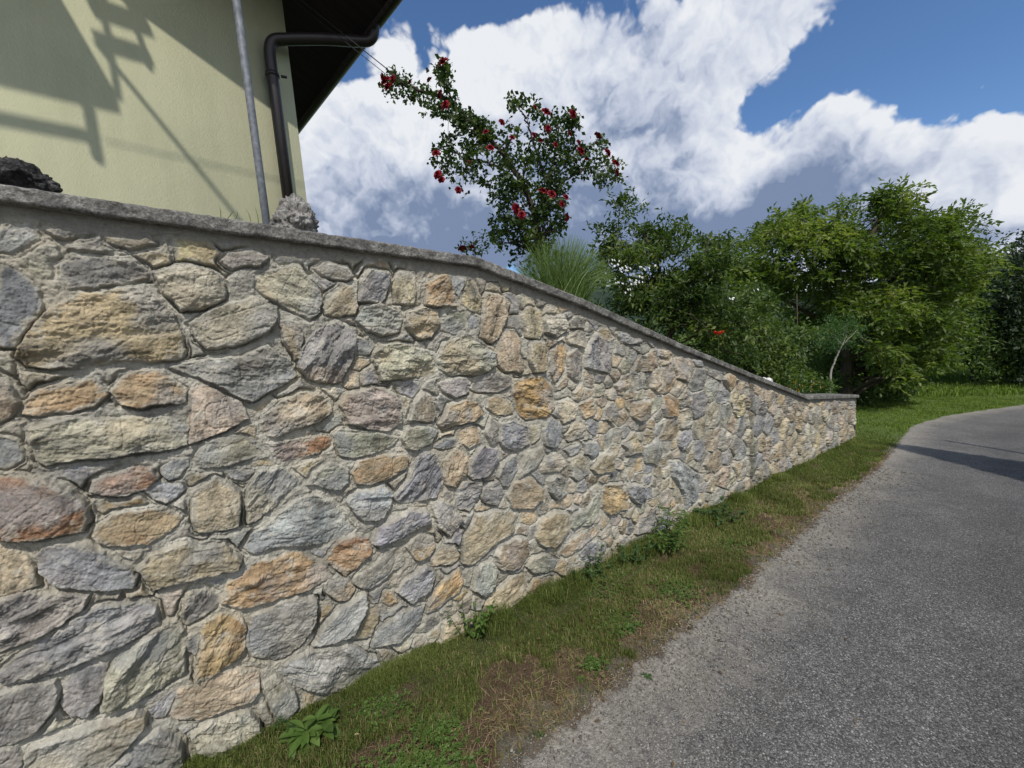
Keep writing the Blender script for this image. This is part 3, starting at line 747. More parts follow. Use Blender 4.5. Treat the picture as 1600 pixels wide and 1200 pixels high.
# end face with its own stones
ye = np.linspace(WALLY - .03, WALLY + .30, 60); ze = np.linspace(float(gz(8.85)) - .1, float(cop(8.85)) - .05, 110)
Ye, Ze = np.meshgrid(ye, ze, indexing='ij'); he, de, ie, ue, ve, ce = wall_height(Ye.ravel() + 5.2, Ze.ravel() + .4)
mesh_np('end_stonework', np.stack([8.85 + he, Ye.ravel(), Ze.ravel()], -1), grid_faces(60, 110)[:, ::-1], M_masonry, stone_wall, True, wall_color(Ye.ravel() + 5.2, Ze.ravel() + .4, de, ie, ue, ve, ce))

# coping: cast concrete slabs, worn arrises
prof = []
y0, y1, th = WALLY - .052, WALLY + .34, .052
for k in range(14): prof.append((y0 + .006 * (k == 0), -.001 - (th - .002) * k / 13))
prof = [(y1, 0.0)] + [(y1 - (y1 - y0 - .006) * k / 16, 0.0) for k in range(1, 17)] + [(y0 + .0015, -.003)] + [(y0, -.008 - (th - .014) * k / 8) for k in range(9)] + [(y0 + .004, -th)] + [(y0 + .01 + (y1 - y0 - .01) * k / 6, -th) for k in range(7)]
prof = np.array(prof); npf = len(prof)
def coping(x0, x1, step):
    x = np.arange(x0, x1, step); x = np.append(x, x1)
    X = np.repeat(x[:, None], npf, 1); Yp = np.repeat(prof[None, :, 0], len(x), 0); Zp = cop(x)[:, None] + prof[None, :, 1]
    P = np.stack([X, Yp, Zp], -1).reshape(-1, 3)
    nx_ = fbm3(P * 38, 4, .6); nz_ = fbm3(P * 30 + 9, 4, .6); big = fbm3(P * 6, 3)
    fr = (P[:, 1] < y0 + .012)
    P[:, 1] += np.where(fr, .005 * nx_ + .006 * big, 0); P[:, 2] += .005 * nz_ + .004 * big * (np.arange(len(P)) % npf < 18)
    F = []
    for k in range(npf): 
        i = np.arange(len(x) - 1) * npf; F.append(np.stack([i + k, i + npf + k, i + npf + (k + 1) % npf, i + (k + 1) % npf], 1))
    caps = np.array([list(range(npf)), [(len(x) - 1) * npf + j for j in range(npf)][::-1]])
    return mesh_np('coping', P, [np.concatenate(F), caps], M_conc, stone_wall, True)
for x0, x1, st in ((-3, 1.281, .006), (1.284, 4.717, .009), (4.722, 6.468, .02), (6.471, 8.93, .02)): coping(x0, x1, st)
#@@REST
# ------------------------------------------------------------------ rocks resting on the wall
import bmesh
def rock(name, c, sx, sy, sz, seed, m, rz=0, sub=5, shape=None, cut=.0):
    bm = bmesh.new(); bmesh.ops.create_icosphere(bm, subdivisions=sub, radius=1)
    P = np.array([v.co[:] for v in bm.verts]); F_ = np.array([[v.index for v in f.verts] for f in bm.faces]); bm.free()
    r_ = np.random.default_rng(seed)
    N_ = P.copy(); k = np.full(len(P), 1.0)
    for q in range(16):
        n_ = r_.normal(size=3); n_ /= np.linalg.norm(n_); k = np.minimum(k, r_.uniform(.72, 1.0) / np.maximum(P @ n_, .02))
    P = P * k[:, None]
    if shape is not None: P = shape(P)
    P = P * (sx, sy, sz)
    P += N_ * (.030 * fbm3(N_ * 2.5 + seed, 3) + .022 * fbm3(P * 45 + seed, 4, .6) - .012 * np.abs(fbm3(P * 90 + seed, 2)))[:, None]
    ca, sa = math.cos(rz), math.sin(rz); P = np.stack([P[:, 0] * ca - P[:, 1] * sa, P[:, 0] * sa + P[:, 1] * ca, P[:, 2]], 1)
    low = c[2]; P = P + c; P[:, 2] = np.maximum(P[:, 2], low - sz * .62 + .004 * P[:, 0])
    return mesh_np(name, P, F_, m, None, True)
def on_wall(u, v, y=WALLY + .06):
    r = ray(u, v); t = y / r[1]; return EYE + r * t
pr = on_wall(462, 352)
def peak(P):
    P = P.copy(); h = (P[:, 2] + 1) / 2; P[:, 0] *= 1.05 - .45 * np.clip(h, 0, 1); P[:, 0] += .22 * h; return P
o = rock('rock', (pr[0] - .004, WALLY + .12, float(cop(pr[0])) + .070), .118, .09, .135, 11, M_rock, 0, 6, peak)
tag(o, 'small pale porous rock standing on the coping in front of the house corner', 'rock')
pr = on_wall(8, 285)
o = rock('boulder', (pr[0] - .015, WALLY + .17, float(cop(pr[0])) + .05), .12, .12, .085, 5, M_rockd, .2, 6)
tag(o, 'dark rounded boulder lying on the coping at the upper left end of the wall', 'rock')
pr = on_wall(1195, 590, WALLY + .28)
o = rock('white_stone', (pr[0], WALLY + .27, float(cop(pr[0])) + .065), .17, .08, .075, 9, M_white, 0, 4)
tag(o, 'white stone lying behind the sloping coping near its low end', 'rock')

# ------------------------------------------------------------------ house
HA = R(6.0); hc, hs = math.cos(HA), math.sin(HA)
HM = (np.array([[hc, -hs, 0], [hs, hc, 0], [0, 0, 1.0]]), np.zeros(3))
def H(x, y, z): return np.array([x * hc - y * hs, x * hs + y * hc, z])
house = empty('house', tuple(H(1.47, 4.2, 1.2)), 0); tag(house, 'lime green rendered house with dark eaves behind the stone wall', 'house')
b = Bag()
zc = 4.83; xr = -3.2; zr = 4.52 + .508 * (2.05 - xr) - .02; xl = 2 * xr - 1.47
pf = [(1.47, .2), (1.47, zc - .02), (xr, zr), (xl, zc - .02), (xl, .2)]
V = [H(x, 4.2, z) for x, z in pf] + [H(x, 10.5, z) for x, z in pf]
b.add(V, [np.array([[0, 1, 2, 3, 4]]), np.array([[9, 8, 7, 6, 5]]), np.array([(0, 5, 6, 1), (4, 3, 8, 9), (1, 6, 7, 2), (2, 7, 8, 3)])])
b.build('wall', M_plaster, house)
def slab(pts, y0, y1, th, name, m):
    q = Bag(); V = []
    for y in (y0, y1):
        V += [H(x, y, z) for x, z in pts] + [H(x, y, z + th) for x, z in pts[::-1]]
    n = 2 * len(pts); F4 = [(i, (i + 1) % n, n + (i + 1) % n, n + i) for i in range(n)]
    q.add(V, [np.array(F4), np.array([list(range(n))[::-1], [n + i for i in range(n)]])]); return q.build(name, m, house)
ez = 4.52; roofp = [(2.05, ez), (xr, ez + .508 * (2.05 - xr)), (2 * xr - 2.05, ez)]
slab(roofp, 3.34, 11.2, .05, 'soffit', M_soffit)
rf = slab([(x, z + .052) for x, z in roofp], 3.36, 11.2, .12, 'roof', M_tile)
q = Bag(); q.box((2.052, 3.34, ez - .03), (2.075, 11.2, ez + .17), None, HM)
q.build('fascia', M_soffit, house)
# gutter: half round channel with end cap
n_ = 14; A_ = np.linspace(math.pi, 2 * math.pi, n_); Y_ = [3.30, 11.2]; V = []; r1, r2 = .07, .064
for y in Y_:
    for rr_ in (r1, r2):
        for a_ in A_: V.append(H(2.145 + rr_ * math.cos(a_), y, 4.625 + rr_ * math.sin(a_)))
V = np.array(V); F4 = []
for i in range(n_ - 1):
    F4 += [(i, i + 1, 2 * n_ + i + 1, 2 * n_ + i), (n_ + i + 1, n_ + i, 3 * n_ + i, 3 * n_ + i + 1), (i + 1, i, n_ + i, n_ + i + 1)]
q = Bag(); q.add(V, [np.array(F4), np.array([list(range(n_))])]); gut = q.build('gutter', M_gutter, house, False)
P_ = [H(2.10, 3.74, 4.60), H(2.10, 3.75, 4.49), H(2.06, 3.78, 4.42), H(1.97, 3.82, 4.395), H(1.7, 3.93, 4.36), H(1.42, 4.065, 4.315), H(1.325, 4.105, 4.285), H(1.288, 4.12, 4.20), H(1.285, 4.125, 4.0), H(1.285, 4.13, 1.9)]
cpts = np.concatenate([bez(P_[:9], 8), [P_[-1]]])
V, fl = tube(cpts, .047, 18); q = Bag(); q.add(V, fl)
V, fl = tube([H(1.285, 4.125, 4.02), H(1.285, 4.125, 4.045)], .054, 18); 
dp = q.build('downpipe', M_gutter, house, True)
q = Bag(); zc_ = 3.99; V, fl = tube([H(1.285, 4.126, zc_), H(1.285, 4.126, zc_ + .03)], .055, 18); q.add(V, fl)
V, fl = tube([H(1.345, 4.09, zc_ + .01), H(1.385, 4.07, zc_ + .005)], .011, 8); q.add(V, fl); V, fl = tube([H(1.285, 4.17, zc_ + .015), H(1.285, 4.21, zc_ + .015)], .008, 8); q.add(V, fl)
q.build('pipe_clamp', M_gutter, dp)
# balcony high on the gable (above the picture; it throws the shadow on the wall)
bal = Bag(); bal.box((-5.5, 2.8, 5.76), (-.635, 4.2, 5.88), None, HM); bal.build('balcony', M_plaster, house)
q = Bag()
V, fl = tube([H(-5.5, 2.8, 5.56), H(-.80, 2.8, 5.56)], .026, 8); q.add(V, fl)
for x in (-5.2, -3.2, -.80): V, fl = tube([H(x, 2.8, 5.42), H(x, 2.8, 5.80)], .03, 8); q.add(V, fl)
V, fl = tube([H(-.6, 2.85, 5.8), H(-.6, 2.85, 6.8)], .02, 8); q.add(V, fl); V, fl = tube([H(-5.5, 2.85, 6.78), H(-.5, 2.85, 6.78)], .03, 8); q.add(V, fl)
V, fl = tube([H(-.6, 2.95, 6.2), H(-.3, 2.95, 6.2)], .045, 6); q.add(V, fl); V, fl = tube([H(-.6, 2.95, 5.98), H(-.32, 2.95, 5.98)], .04, 6); q.add(V, fl)
V, fl = tube([H(-.33, 2.95, 5.9), H(-.45, 2.95, 6.7)], .02, 6); q.add(V, fl)
q.build('railing', M_zinc, house)  # unseen rails and stubs, shaped for their shadow on the house wall
q = Bag(); V, fl = tube([H(-.70, 2.8, 6.21), H(-.64, 1.7, 6.92)], .016, 8); q.add(V, fl); q.build('shadow_rod', M_zinc, house)  # unseen rod, added to throw the diagonal shadow on the house wall
q = Bag(); V, fl = tube([H(-1.12, 2.2, 6.56), H(.4, 2.2, 6.50)], .005, 6); q.add(V, fl); q.build('shadow_line', M_wire, house)  # unseen wire, added to throw the thin level shadow on the house wall

# galvanised pole
def Hray(u, v, y):
    r = ray(u, v); yh = -r[0] * hs + r[1] * hc; return EYE + r * (y / yh)
pt = Hray(370, 0, 3.66); pb = Hray(412, 320, 3.66)
px_, py_ = (pt[0] + pb[0]) / 2, (pt[1] + pb[1]) / 2
pole = empty('metal_pole', (px_, py_, 1.9)); tag(pole, 'galvanised grey metal pole standing in front of the green house wall', 'pole')
V, fl = tube([(px_, py_, 1.7), (px_, py_, 3.0), (px_, py_, 6.4)], .028, 20); q = Bag(); q.add(V, fl); q.build('shaft', M_zinc, pole, True)
V, fl = tube([(px_, py_, 6.4), (px_, py_, 6.43)], [.03, .02], 20); q = Bag(); q.add(V, fl); q.build('cap', M_zinc, pole, True)

# ------------------------------------------------------------------ foliage machinery
def leaves(Pp, Dd, L, Wd, val, fold=.18, up=None, tipw=.5):
    """kite leaves: base points, directions, lengths, widths; two triangles each folded on the midrib"""
    n = len(Pp); Dd = Dd / (np.linalg.norm(Dd, axis=1)[:, None] + 1e-9)
    upv = np.array([0, 0, 1.0]) + rng.normal(0, .55, (n, 3)) if up is None else up
    S = np.cross(Dd, upv); S /= np.linalg.norm(S, axis=1)[:, None] + 1e-9
    Nn = np.cross(S, Dd)
    L = np.broadcast_to(L, (n,))[:, None]; Wd = np.broadcast_to(Wd, (n,))[:, None]
    b_ = Pp; tip = Pp + Dd * L - Nn * L * .12; mid = Pp + Dd * L * tipw
    l_ = mid + S * Wd * .5 + Nn * Wd * fold; r_ = mid - S * Wd * .5 + Nn * Wd * fold
    V = np.stack([b_, l_, tip, r_], 1).reshape(-1, 3); i = np.arange(n)[:, None] * 4
    F3 = np.concatenate([i + [0, 2, 1], i + [0, 3, 2]])
    C = np.repeat(np.stack([val, val, val], 1), 4, 0)
    return V, F3, C
def in_poly(P, x, y):
    c = np.zeros(x.shape, bool); n = len(P)
    for i in range(n):
        a = P[i]; b = P[(i + 1) % n]
        c ^= ((a[1] > y) != (b[1] > y)) & (x < (b[0] - a[0]) * (y - a[1]) / (b[1] - a[1] + 1e-12) + a[0])
    return c
def pts(s): return np.array([[float(k) for k in q.split(',')] for q in s.split()])
def sample(poly, n, depth, thick, gap=.0, nsc=30.0, seed=0, clump=None):
    """points inside an outlined crown: the outline is carried to its own distance and given depth"""
    r_ = np.random.default_rng(seed + 100); out_ = []; lo = poly.min(0); hi = poly.max(0); c = poly.mean(0)
    rad = max(hi - lo) / 2
    if clump:
        nc, sg = clump; cu = []
        while len(cu) < nc:
            a_, b_ = r_.uniform(lo[0], hi[0]), r_.uniform(lo[1], hi[1])
            if in_poly(poly, np.array([a_]), np.array([b_]))[0]: cu.append((a_, b_, depth + thick * r_.uniform(-1, 1), r_.uniform(.6, 1.35)))
        cu = np.array(cu); j = r_.integers(0, nc, n); g3 = r_.normal(0, 1, (n, 3)); g3 /= np.linalg.norm(g3, axis=1)[:, None]; g3 *= (r_.random(n) ** .45)[:, None]; s_ = sg * cu[j, 3]
        o_ = np.stack([cu[j, 0] + g3[:, 0] * s_ * 1.35, cu[j, 1] + g3[:, 1] * s_ * .62 + .18 * np.abs(g3[:, 0]) * s_, cu[j, 2] + g3[:, 2] * s_ * depth / F * 1.2], 1)
        RR = (M0 @ np.stack([(o_[:, 0] - 800) / F, (o_[:, 1] - 600) / F, np.ones(len(o_))])).T
        return EYE + RR * o_[:, 2:3]
    while sum(map(len, out_)) < n:
        u = r_.uniform(lo[0], hi[0], n * 2); v = r_.uniform(lo[1], hi[1], n * 2)
        k = in_poly(poly, u, v); g = fbm(u / nsc + seed * 3.3, v / nsc + seed * 1.7, 3)
        k &= g > gap - .75 + r_.uniform(0, .5, len(u))
        u, v = u[k], v[k]
        e = np.sqrt(np.clip(1 - np.minimum(((u - c[0]) / rad) ** 2 + ((v - c[1]) / rad) ** 2, .85), .05, 1))
        w = depth + thick * e * r_.uniform(-1, 1, len(u))
        out_.append(np.stack([u, v, w], 1))
    o_ = np.concatenate(out_)[:n]
    RR = (M0 @ np.stack([(o_[:, 0] - 800) / F, (o_[:, 1] - 600) / F, np.ones(len(o_))])).T
    return EYE + RR * o_[:, 2:3]
def plant(name, label, cat, polys_, depth, thick, n, per, L, Wd, m, trunk=None, gap=0, nsc=30, seed=1, spreadr=.12, group=None, base=None, bark=None, compound=False, branches=30, trad=.03, droop=.25, tw=True, fp='foliage', clump=None):
    """polys_: list of (outline string, share). trunk: list of polylines in (u, v) with radius at base"""
    bark = bark or M_bark
    T = np.concatenate([sample(pts(p), max(3, int(n * s)), depth, thick, gap, nsc, seed + 7 * k, (max(2, int(clump[0] * s)), clump[1]) if clump else None) for k, (p, s) in enumerate(polys_)])
    c = T.mean(0); b0 = base if base is not None else (c[0], c[1], float(gz(c[0])))
    root = empty(name, tuple(b0)); tag(root, label, cat, group)
    q = Bag(); sk = []
    for tr in (trunk or []):
        uv = pts(tr[0]); P = np.array([at(u, v, tr[2] if len(tr) > 2 else depth) for u, v in uv]); cur = bez(P, 8); cur = cur + .4 * trad * rng.normal(size=cur.shape)
        if tr is (trunk or [None])[0]: cur = np.vstack([[cur[0][0], cur[0][1], min(cur[0][2] - .05, float(b0[2]))], cur])
        rd = np.linspace(tr[1], tr[1] * .35, len(cur)); V, fl = tube(cur, rd, 7); q.add(V, fl); sk += [(p, r_) for p, r_ in zip(cur[2:], rd[2:])]
    if not sk:
        sk = [(np.array([c[0], c[1], b0[2] + t]), trad * .5) for t in np.linspace(.1, max(.2, c[2] - b0[2]), 6)]
        V, fl = tube([b0, sk[-1][0]], [trad, trad * .5], 6); q.add(V, fl)
    SK = np.array([s[0] for s in sk])
    for k in range(min(branches, len(T))):
        t = T[rng.integers(len(T))]; d = np.linalg.norm(SK - t, axis=1) + .6 * np.maximum(SK[:, 2] - t[2], 0); j = int(np.argmin(d + rng.uniform(0, .35 * d.mean(), len(d))))
        s = SK[j]; mid = (s + t) / 2 + rng.normal(0, .06, 3) * np.linalg.norm(t - s) + np.array([0, 0, .1 * np.linalg.norm(t - s)])
        r0 = sk[j][1] * .5; cur = bez([s, mid, t], 5); V, fl = tube(cur, np.linspace(r0, max(.0015, r0 * .25), len(cur)), 5); q.add(V, fl)
    q.build('trunk', bark, root, True)
    # leaf sprays
    nT = len(T); out_dir = T - (c - np.array([0, 0, .6 * np.ptp(T[:, 2])])); out_dir /= np.linalg.norm(out_dir, axis=1)[:, None]
    D0 = out_dir + rng.normal(0, .7, (nT, 3)) ; D0 /= np.linalg.norm(D0, axis=1)[:, None]
    bag = Bag()
    if tw:
        for i_ in range(nT):
            if rng.random() < .5:
                V, fl = tube([T[i_] - D0[i_] * spreadr, T[i_] + D0[i_] * spreadr * .4, T[i_] + D0[i_] * spreadr * 1.3 - np.array([0, 0, spreadr * .3])], [L * .03, L * .02, L * .01], 3, False); bag.add(V, fl, (.1, .1, .1))
    t_ = rng.uniform(-1, 1.4, (nT, per)); P = T[:, None, :] + D0[:, None, :] * t_[..., None] * spreadr + rng.normal(0, spreadr * .22, (nT, per, 3)); P[..., 2] -= np.maximum(t_, 0) ** 2 * spreadr * .3
    P = P.reshape(-1, 3); Dl = (np.repeat(D0, per, 0) * .6 + rng.normal(0, .8, P.shape)); Dl[:, 2] -= droop
    Dl /= np.linalg.norm(Dl, axis=1)[:, None]
    val = np.clip(.42 + .9 * fbm3(P * (1.2 / max(spreadr * 4, .2)), 2) + rng.normal(0, .16, len(P)), 0, 1)
    ls = L * rng.uniform(.6, 1.2, len(P)); up = None
    if compound:   # leaflets along a rachis
        side = np.cross(Dl, np.array([0, 0, 1.0]) + rng.normal(0, .3, P.shape)); side /= np.linalg.norm(side, axis=1)[:, None]
        PP, DD, LL, VV = [], [], [], []
        for k, (a_, s_) in enumerate(((.25, 1), (.25, -1), (.55, 1), (.55, -1), (.85, 0))):
            PP.append(P + Dl * (ls * 1.3 * a_)[:, None]); DD.append(Dl * (.55 if s_ else 1) + side * s_ * .8 + rng.normal(0, .12, P.shape)); LL.append(ls * .85); VV.append(np.clip(val + rng.normal(0, .07, len(P)), 0, 1))
        P = np.concatenate(PP); Dl = np.concatenate(DD); ls = np.concatenate(LL); val = np.concatenate(VV)
    V, F3, C = leaves(P, Dl, ls, ls * Wd, val); bag.add(V, F3); bag.C[-1] = C
    bag.build(fp, m, root)
    return root, T

# ------------------------------------------------------------------ climbing rose
RD = 3.6
rb = at(842, 420, RD); rose_base = (rb[0], rb[1], float(cop(rb[0])) - .25)
main = "855,392 690,95 665,140 692,98"
rose, RT = plant('rose_bush', 'tall climbing rose with dark red blooms reaching over the wall towards the house', 'rose bush', [
    ("592,132 604,114 640,122 662,132 700,152 712,172 745,180 768,196 772,232 748,232 716,206 690,178 650,160 616,150", .20),
    ("680,96 700,96 706,128 712,168 690,150 682,120", .05),
    ("798,152 826,156 848,172 842,190 826,186 812,176 796,178", .035),
    ("845,178 895,172 905,196 880,212 850,204", .05),
    ("760,200 800,196 826,216 866,204 900,210 918,238 905,268 884,284 880,322 888,352 872,366 838,392 800,388 782,352 766,322 764,292 742,262 722,236 735,214", .44),
    ("684,216 722,206 742,232 766,292 742,284 718,304 700,262 690,282 678,250", .10),
    ("905,232 938,236 962,250 968,282 944,292 920,276 896,272", .07),
    ("770,340 792,380 780,398 764,366", .03), ("775,285 882,275 886,345 862,382 805,392 782,350", .17), ("800,380 862,372 880,400 850,420 800,415", .04), ("936,206 946,222 940,240 930,226", .01)],
    RD, .24, 900, 8, .043, .70, M_rose_leaf, trunk=[("850,440 848,400 838,345 822,300 800,262 775,228 745,200 712,168 690,152 652,140 614,126", .030), ("840,345 856,290 868,240 872,205 868,186", .016), ("856,290 832,220 820,185 806,160", .012),
        ("846,320 884,282 920,262 956,258", .012), ("822,300 780,262 730,246 700,236", .012), ("840,345 800,320 760,300", .010), ("712,168 700,140 690,110", .009), ("856,290 900,240 925,226 938,214", .008), ("846,330 868,320 886,318", .008)],
    gap=.16, nsc=13, seed=3, spreadr=.055, base=rose_base, branches=150, trad=.012, droop=.3)
def bloom_mesh():
    b_ = Bag(); r_ = np.random.default_rng(2)
    for ring, (npet, tilt, sz, rad) in enumerate(((6, .15, 1.0, .30), (6, .6, .9, .22), (5, 1.0, .75, .13), (4, 1.3, .6, .06))):
        for k in range(npet):
            a_ = 2 * math.pi * (k + ring * .5) / npet + r_.uniform(-.15, .15)
            ca_, sa_ = math.cos(a_), math.sin(a_); G = 5; V = []
            for i in range(G):
                for j in range(G):
                    s = (j / (G - 1) - .5) * 2; t = i / (G - 1)
                    wd = .52 * sz * math.sqrt(max(0.05, 1 - (t * 1.0 - .45) ** 2 * 2.2)) * (.25 + .75 * min(1, t * 2.2)); 
                    x = rad * t + t * sz * math.cos(tilt) * .62 + .10 * t ** 3 - .12 * s * s * t; z = t * sz * math.sin(tilt) * .75 + .1 * s * s - (.16 * t ** 4 if ring < 2 else 0) + r_.uniform(-.03, .03); y = s * wd
                    V.append((x * ca_ - y * sa_, x * sa_ + y * ca_, z))
            b_.add(V, grid_faces(G, G), np.array([.24, .006, .018]) * r_.uniform(.6, 1.25) * (1 - .1 * ring))
    V, fl = tube([(0, 0, -.5), (0, 0, -.02)], [.03, .14], 6); b_.add(V, fl, (.03, .07, .02))
    return b_
bl = bloom_mesh(); proto = None
blooms = [(603, 127, .062), (607, 136, .05), (599, 120, .045), (614, 123, .034), (641, 128, .03), (693, 97, .056), (671, 125, .035), (689, 148, .05), (696, 164, .045), (853, 175, .05), (836, 168, .026), (895, 178, .044), (856, 201, .034), (784, 191, .035),
          (759, 206, .032), (766, 231, .042), (681, 239, .040), (684, 273, .046), (690, 281, .036), (716, 297, .034), (890, 209, .028), (904, 223, .03), (907, 236, .05), (917, 250, .034), (934, 212, .040), (949, 239, .046), (962, 255, .044), (963, 270, .042),
          (848, 299, .05), (862, 303, .045), (884, 308, .034), (878, 319, .034), (885, 340, .042), (806, 326, .052), (815, 336, .04), (834, 211, .03), (845, 221, .034), (731, 255, .03), (800, 215, .03), (868, 226, .028)]
bl_me = None
for k, (u, v, s) in enumerate(blooms):
    p = at(u, v, RD - .26 + .1 * rng.random())
    if bl_me is None:
        o = bl.build('rose_bloom', M_petal, None); bl_me = o.data; for_ = o
    else:
        o = bpy.data.objects.new('rose_bloom', bl_me); col.objects.link(o)
    o.parent = rose
    outv = Vector((p[0] - rb[0], p[1] - rb[1] - .8, .3)); outv.normalize(); outv = (outv + Vector(rng.normal(0, .35, 3))).normalized()
    qt = outv.to_track_quat('Z', 'Y'); o.rotation_euler = qt.to_euler(); o.scale = (s * .92,) * 3; o.location = Vector(p) - Vector(rose_base)

# two wires that hold the rose arm, run up to the balcony
def wire(name, A, B, sag, r, label):
    P = [np.array(A) + (np.array(B) - np.array(A)) * t - np.array([0, 0, sag * 4 * t * (1 - t)]) for t in np.linspace(0, 1, 24)]
    V, fl = tube(P, r, 6); q_ = Bag(); q_.add(V, fl); o_ = q_.build(name, M_wire, None, True); tag(o_, label, 'wire', 'wires holding the rose'); return o_
A1 = at(640, 136, 3.5)
wire('wire', A1, at(610 - 420, 112 - 336, 3.62), 0, .0042, 'thicker upper black wire running from the rose arm up past the gutter')
wire('wire', at(618, 128, 3.5), at(602 - 420, 104 - 330, 3.75), .01, .0028, 'thin lower black wire running from the rose tip up past the gutter')

# rose shoots in front of it, low behind the coping
rs_, _t = plant('rose_shoot', 'low rose shoot with two dark buds peeping over the coping near its bend', 'rose shoot', [("716,386 722,372 735,378 742,360 758,366 762,388 748,400 722,396", 1)], 2.95, .08, 26, 6, .032, .55, M_rose_leaf, gap=-.1, nsc=12, seed=9, spreadr=.03, branches=12, trad=.004,
    base=(at(745, 420, 2.95)[0], at(745, 420, 2.95)[1], at(745, 420, 2.95)[2]))
for (u, v, s) in ((723, 388, .030), (737, 386, .022)):
    o = bpy.data.objects.new('rose_bud', bl_me); col.objects.link(o); o.parent = rs_; o.location = Vector(at(u, v, 2.9)) - rs_.location; o.scale = (s,) * 3; o.rotation_euler = (-.5, .3, 0)

# ------------------------------------------------------------------ broom-like clump
def broom():
    root_p = at(878, 500, 3.35); root = empty('broom_shrub', tuple(root_p)); tag(root, 'rounded clump of fine upright grey-green stems just behind the coping under the rose', 'shrub')
    n = 1500; q_ = Bag(); Vs, Fs, Cs = [], [], []; base_n = 0
    for k in range(n):
        tu = rng.uniform(-1, 1); tv = math.sqrt(max(0, 1 - tu * tu))
        u = 878 + tu * 88 + rng.normal(0, 4); v = 452 - tv * 84 * rng.uniform(.62, 1.07) + (12 if u < 815 else 0)
        if u < 800: v += 12
        dp_ = 3.35 + rng.uniform(-.3, .3)
        tip = at(u, v, dp_); b0 = root_p + np.array([rng.normal(0, .09), rng.normal(0, .09), -.05])
        mid = b0 * .45 + tip * .55 + np.array([0, 0, .09 * abs(tu) + .02]) + rng.normal(0, .012, 3)
        if tu > .5: tip = tip + np.array([0, 0, -.05 * rng.random()])
        c_ = bez([b0, mid, tip], 4); d = np.gradient(c_, axis=0); s = np.cross(d, rng.normal(0, 1, 3)); s /= np.linalg.norm(s, axis=1)[:, None]
        w = np.linspace(.0022, .0007, len(c_))[:, None]; V = np.stack([c_ - s * w, c_ + s * w], 1).reshape(-1, 3)
        i = np.arange(len(c_) - 1) * 2; Fq = np.stack([i, i + 1, i + 3, i + 2], 1)
        cv = np.clip(rng.normal(.5, .22), 0, 1); q_.add(V, Fq, (cv, cv, cv))
    q_.build('stems', M_broom, root)
broom()

# ------------------------------------------------------------------ shrubs and trees beyond the wall
s1, ST = plant('garden_shrub', 'leafy garden shrub with a tall top spray and small white flowers beside the fine-stemmed clump', 'shrub',
    [("955,335 962,302 968,302 974,316 990,318 984,326 970,336", .014), ("945,365 970,350 1000,355 1042,360 1056,348 1078,360 1112,362 1132,370 1150,388 1165,425 1182,470 1190,535 1150,570 1060,545 990,505 955,480 948,430 942,390", .96)],
    5.35, .7, 1500, 11, .078, .42, M_shrub_leaf, trunk=[("1040,560 1045,480 1030,420 1010,370", .03), ("1045,480 1090,420 1110,370", .02), ("1030,420 975,380 966,320", .012)], gap=.14, nsc=20, seed=21, clump=(95, 25), spreadr=.11, branches=60, trad=.02)
for (u, v, n) in ((975, 418, 14), (962, 412, 9), (1008, 418, 7), (990, 440, 12), (1000, 436, 8), (960, 440, 5), (985, 455, 5), (1140, 470, 4), (1175, 455, 6), (940, 430, 5)):
    fb = Bag()
    for k in range(n):
        p = at(u + rng.normal(0, 6), v + rng.normal(0, 4), 4.25); s = .014
        a_ = np.linspace(0, 2 * math.pi, 5, endpoint=False); V_, fl_ = tube([at(u, v + 8, 4.4), p], .0012, 4); fb.add(V_, fl_, (.05, .09, .03)); nrm = np.array([.1, -.9, .4]) + rng.normal(0, .3, 3); nrm /= np.linalg.norm(nrm); e = np.cross(nrm, [0, 0, 1.0]); e /= np.linalg.norm(e); g = np.cross(nrm, e)
        for q0 in a_:
            d = math.cos(q0) * e + math.sin(q0) * g; sd = np.cross(nrm, d); fb.add([p, p + d * s * .6 + sd * s * .35, p + d * s, p + d * s * .6 - sd * s * .35], np.array([(0, 1, 2, 3)]), (.75, .76, .74))
    fb.build('flower_cluster', M_petal, s1)
TR = 'trees and bushes beyond the wall'
plant('walnut_tree', 'broad walnut tree with drooping bright green leaflets spreading above the low end of the wall', 'tree',
    [("1180,385 1215,355 1240,325 1270,345 1305,350 1345,325 1360,312 1390,302 1425,308 1440,338 1478,345 1496,338 1485,372 1525,398 1540,408 1510,425 1510,470 1480,515 1430,535 1360,540 1300,515 1230,495 1195,440", .74), ("1440,345 1505,330 1508,350 1490,385 1545,398 1545,410 1500,440 1450,410", .14), ("1115,385 1150,362 1205,350 1220,440 1130,450", .09), ("1195,350 1240,318 1300,330 1345,318 1350,400 1220,410", .13),
     ("1370,520 1480,500 1490,540 1440,572 1425,600 1330,595", .12)],
    11.0, 1.7, 1500, 6, .17, .42, M_walnut_leaf, trunk=[("1322,640 1322,540 1330,480 1345,420 1360,370 1390,320", .14), ("1328,500 1270,420 1235,350", .08), ("1330,480 1420,420 1490,370", .08), ("1345,420 1300,370 1285,340", .05), ("1330,470 1430,460 1540,405", .06), ("1322,520 1230,470 1190,420", .06)],
    gap=.24, nsc=20, seed=31, clump=(160, 24), spreadr=.26, branches=120, trad=.05, compound=True, droop=.55, group=TR)
plant('hedge_bush', 'dense dark bush filling the gap behind the poppy and the garden flowers', 'bush', [("1090,470 1180,440 1240,460 1262,520 1250,590 1200,600 1120,560", 1)], 7.6, .8, 700, 12, .09, .5, M_wood_leaf, gap=-.1, nsc=22, seed=41, clump=(34, 22), spreadr=.16, branches=20, trad=.03, group=TR)
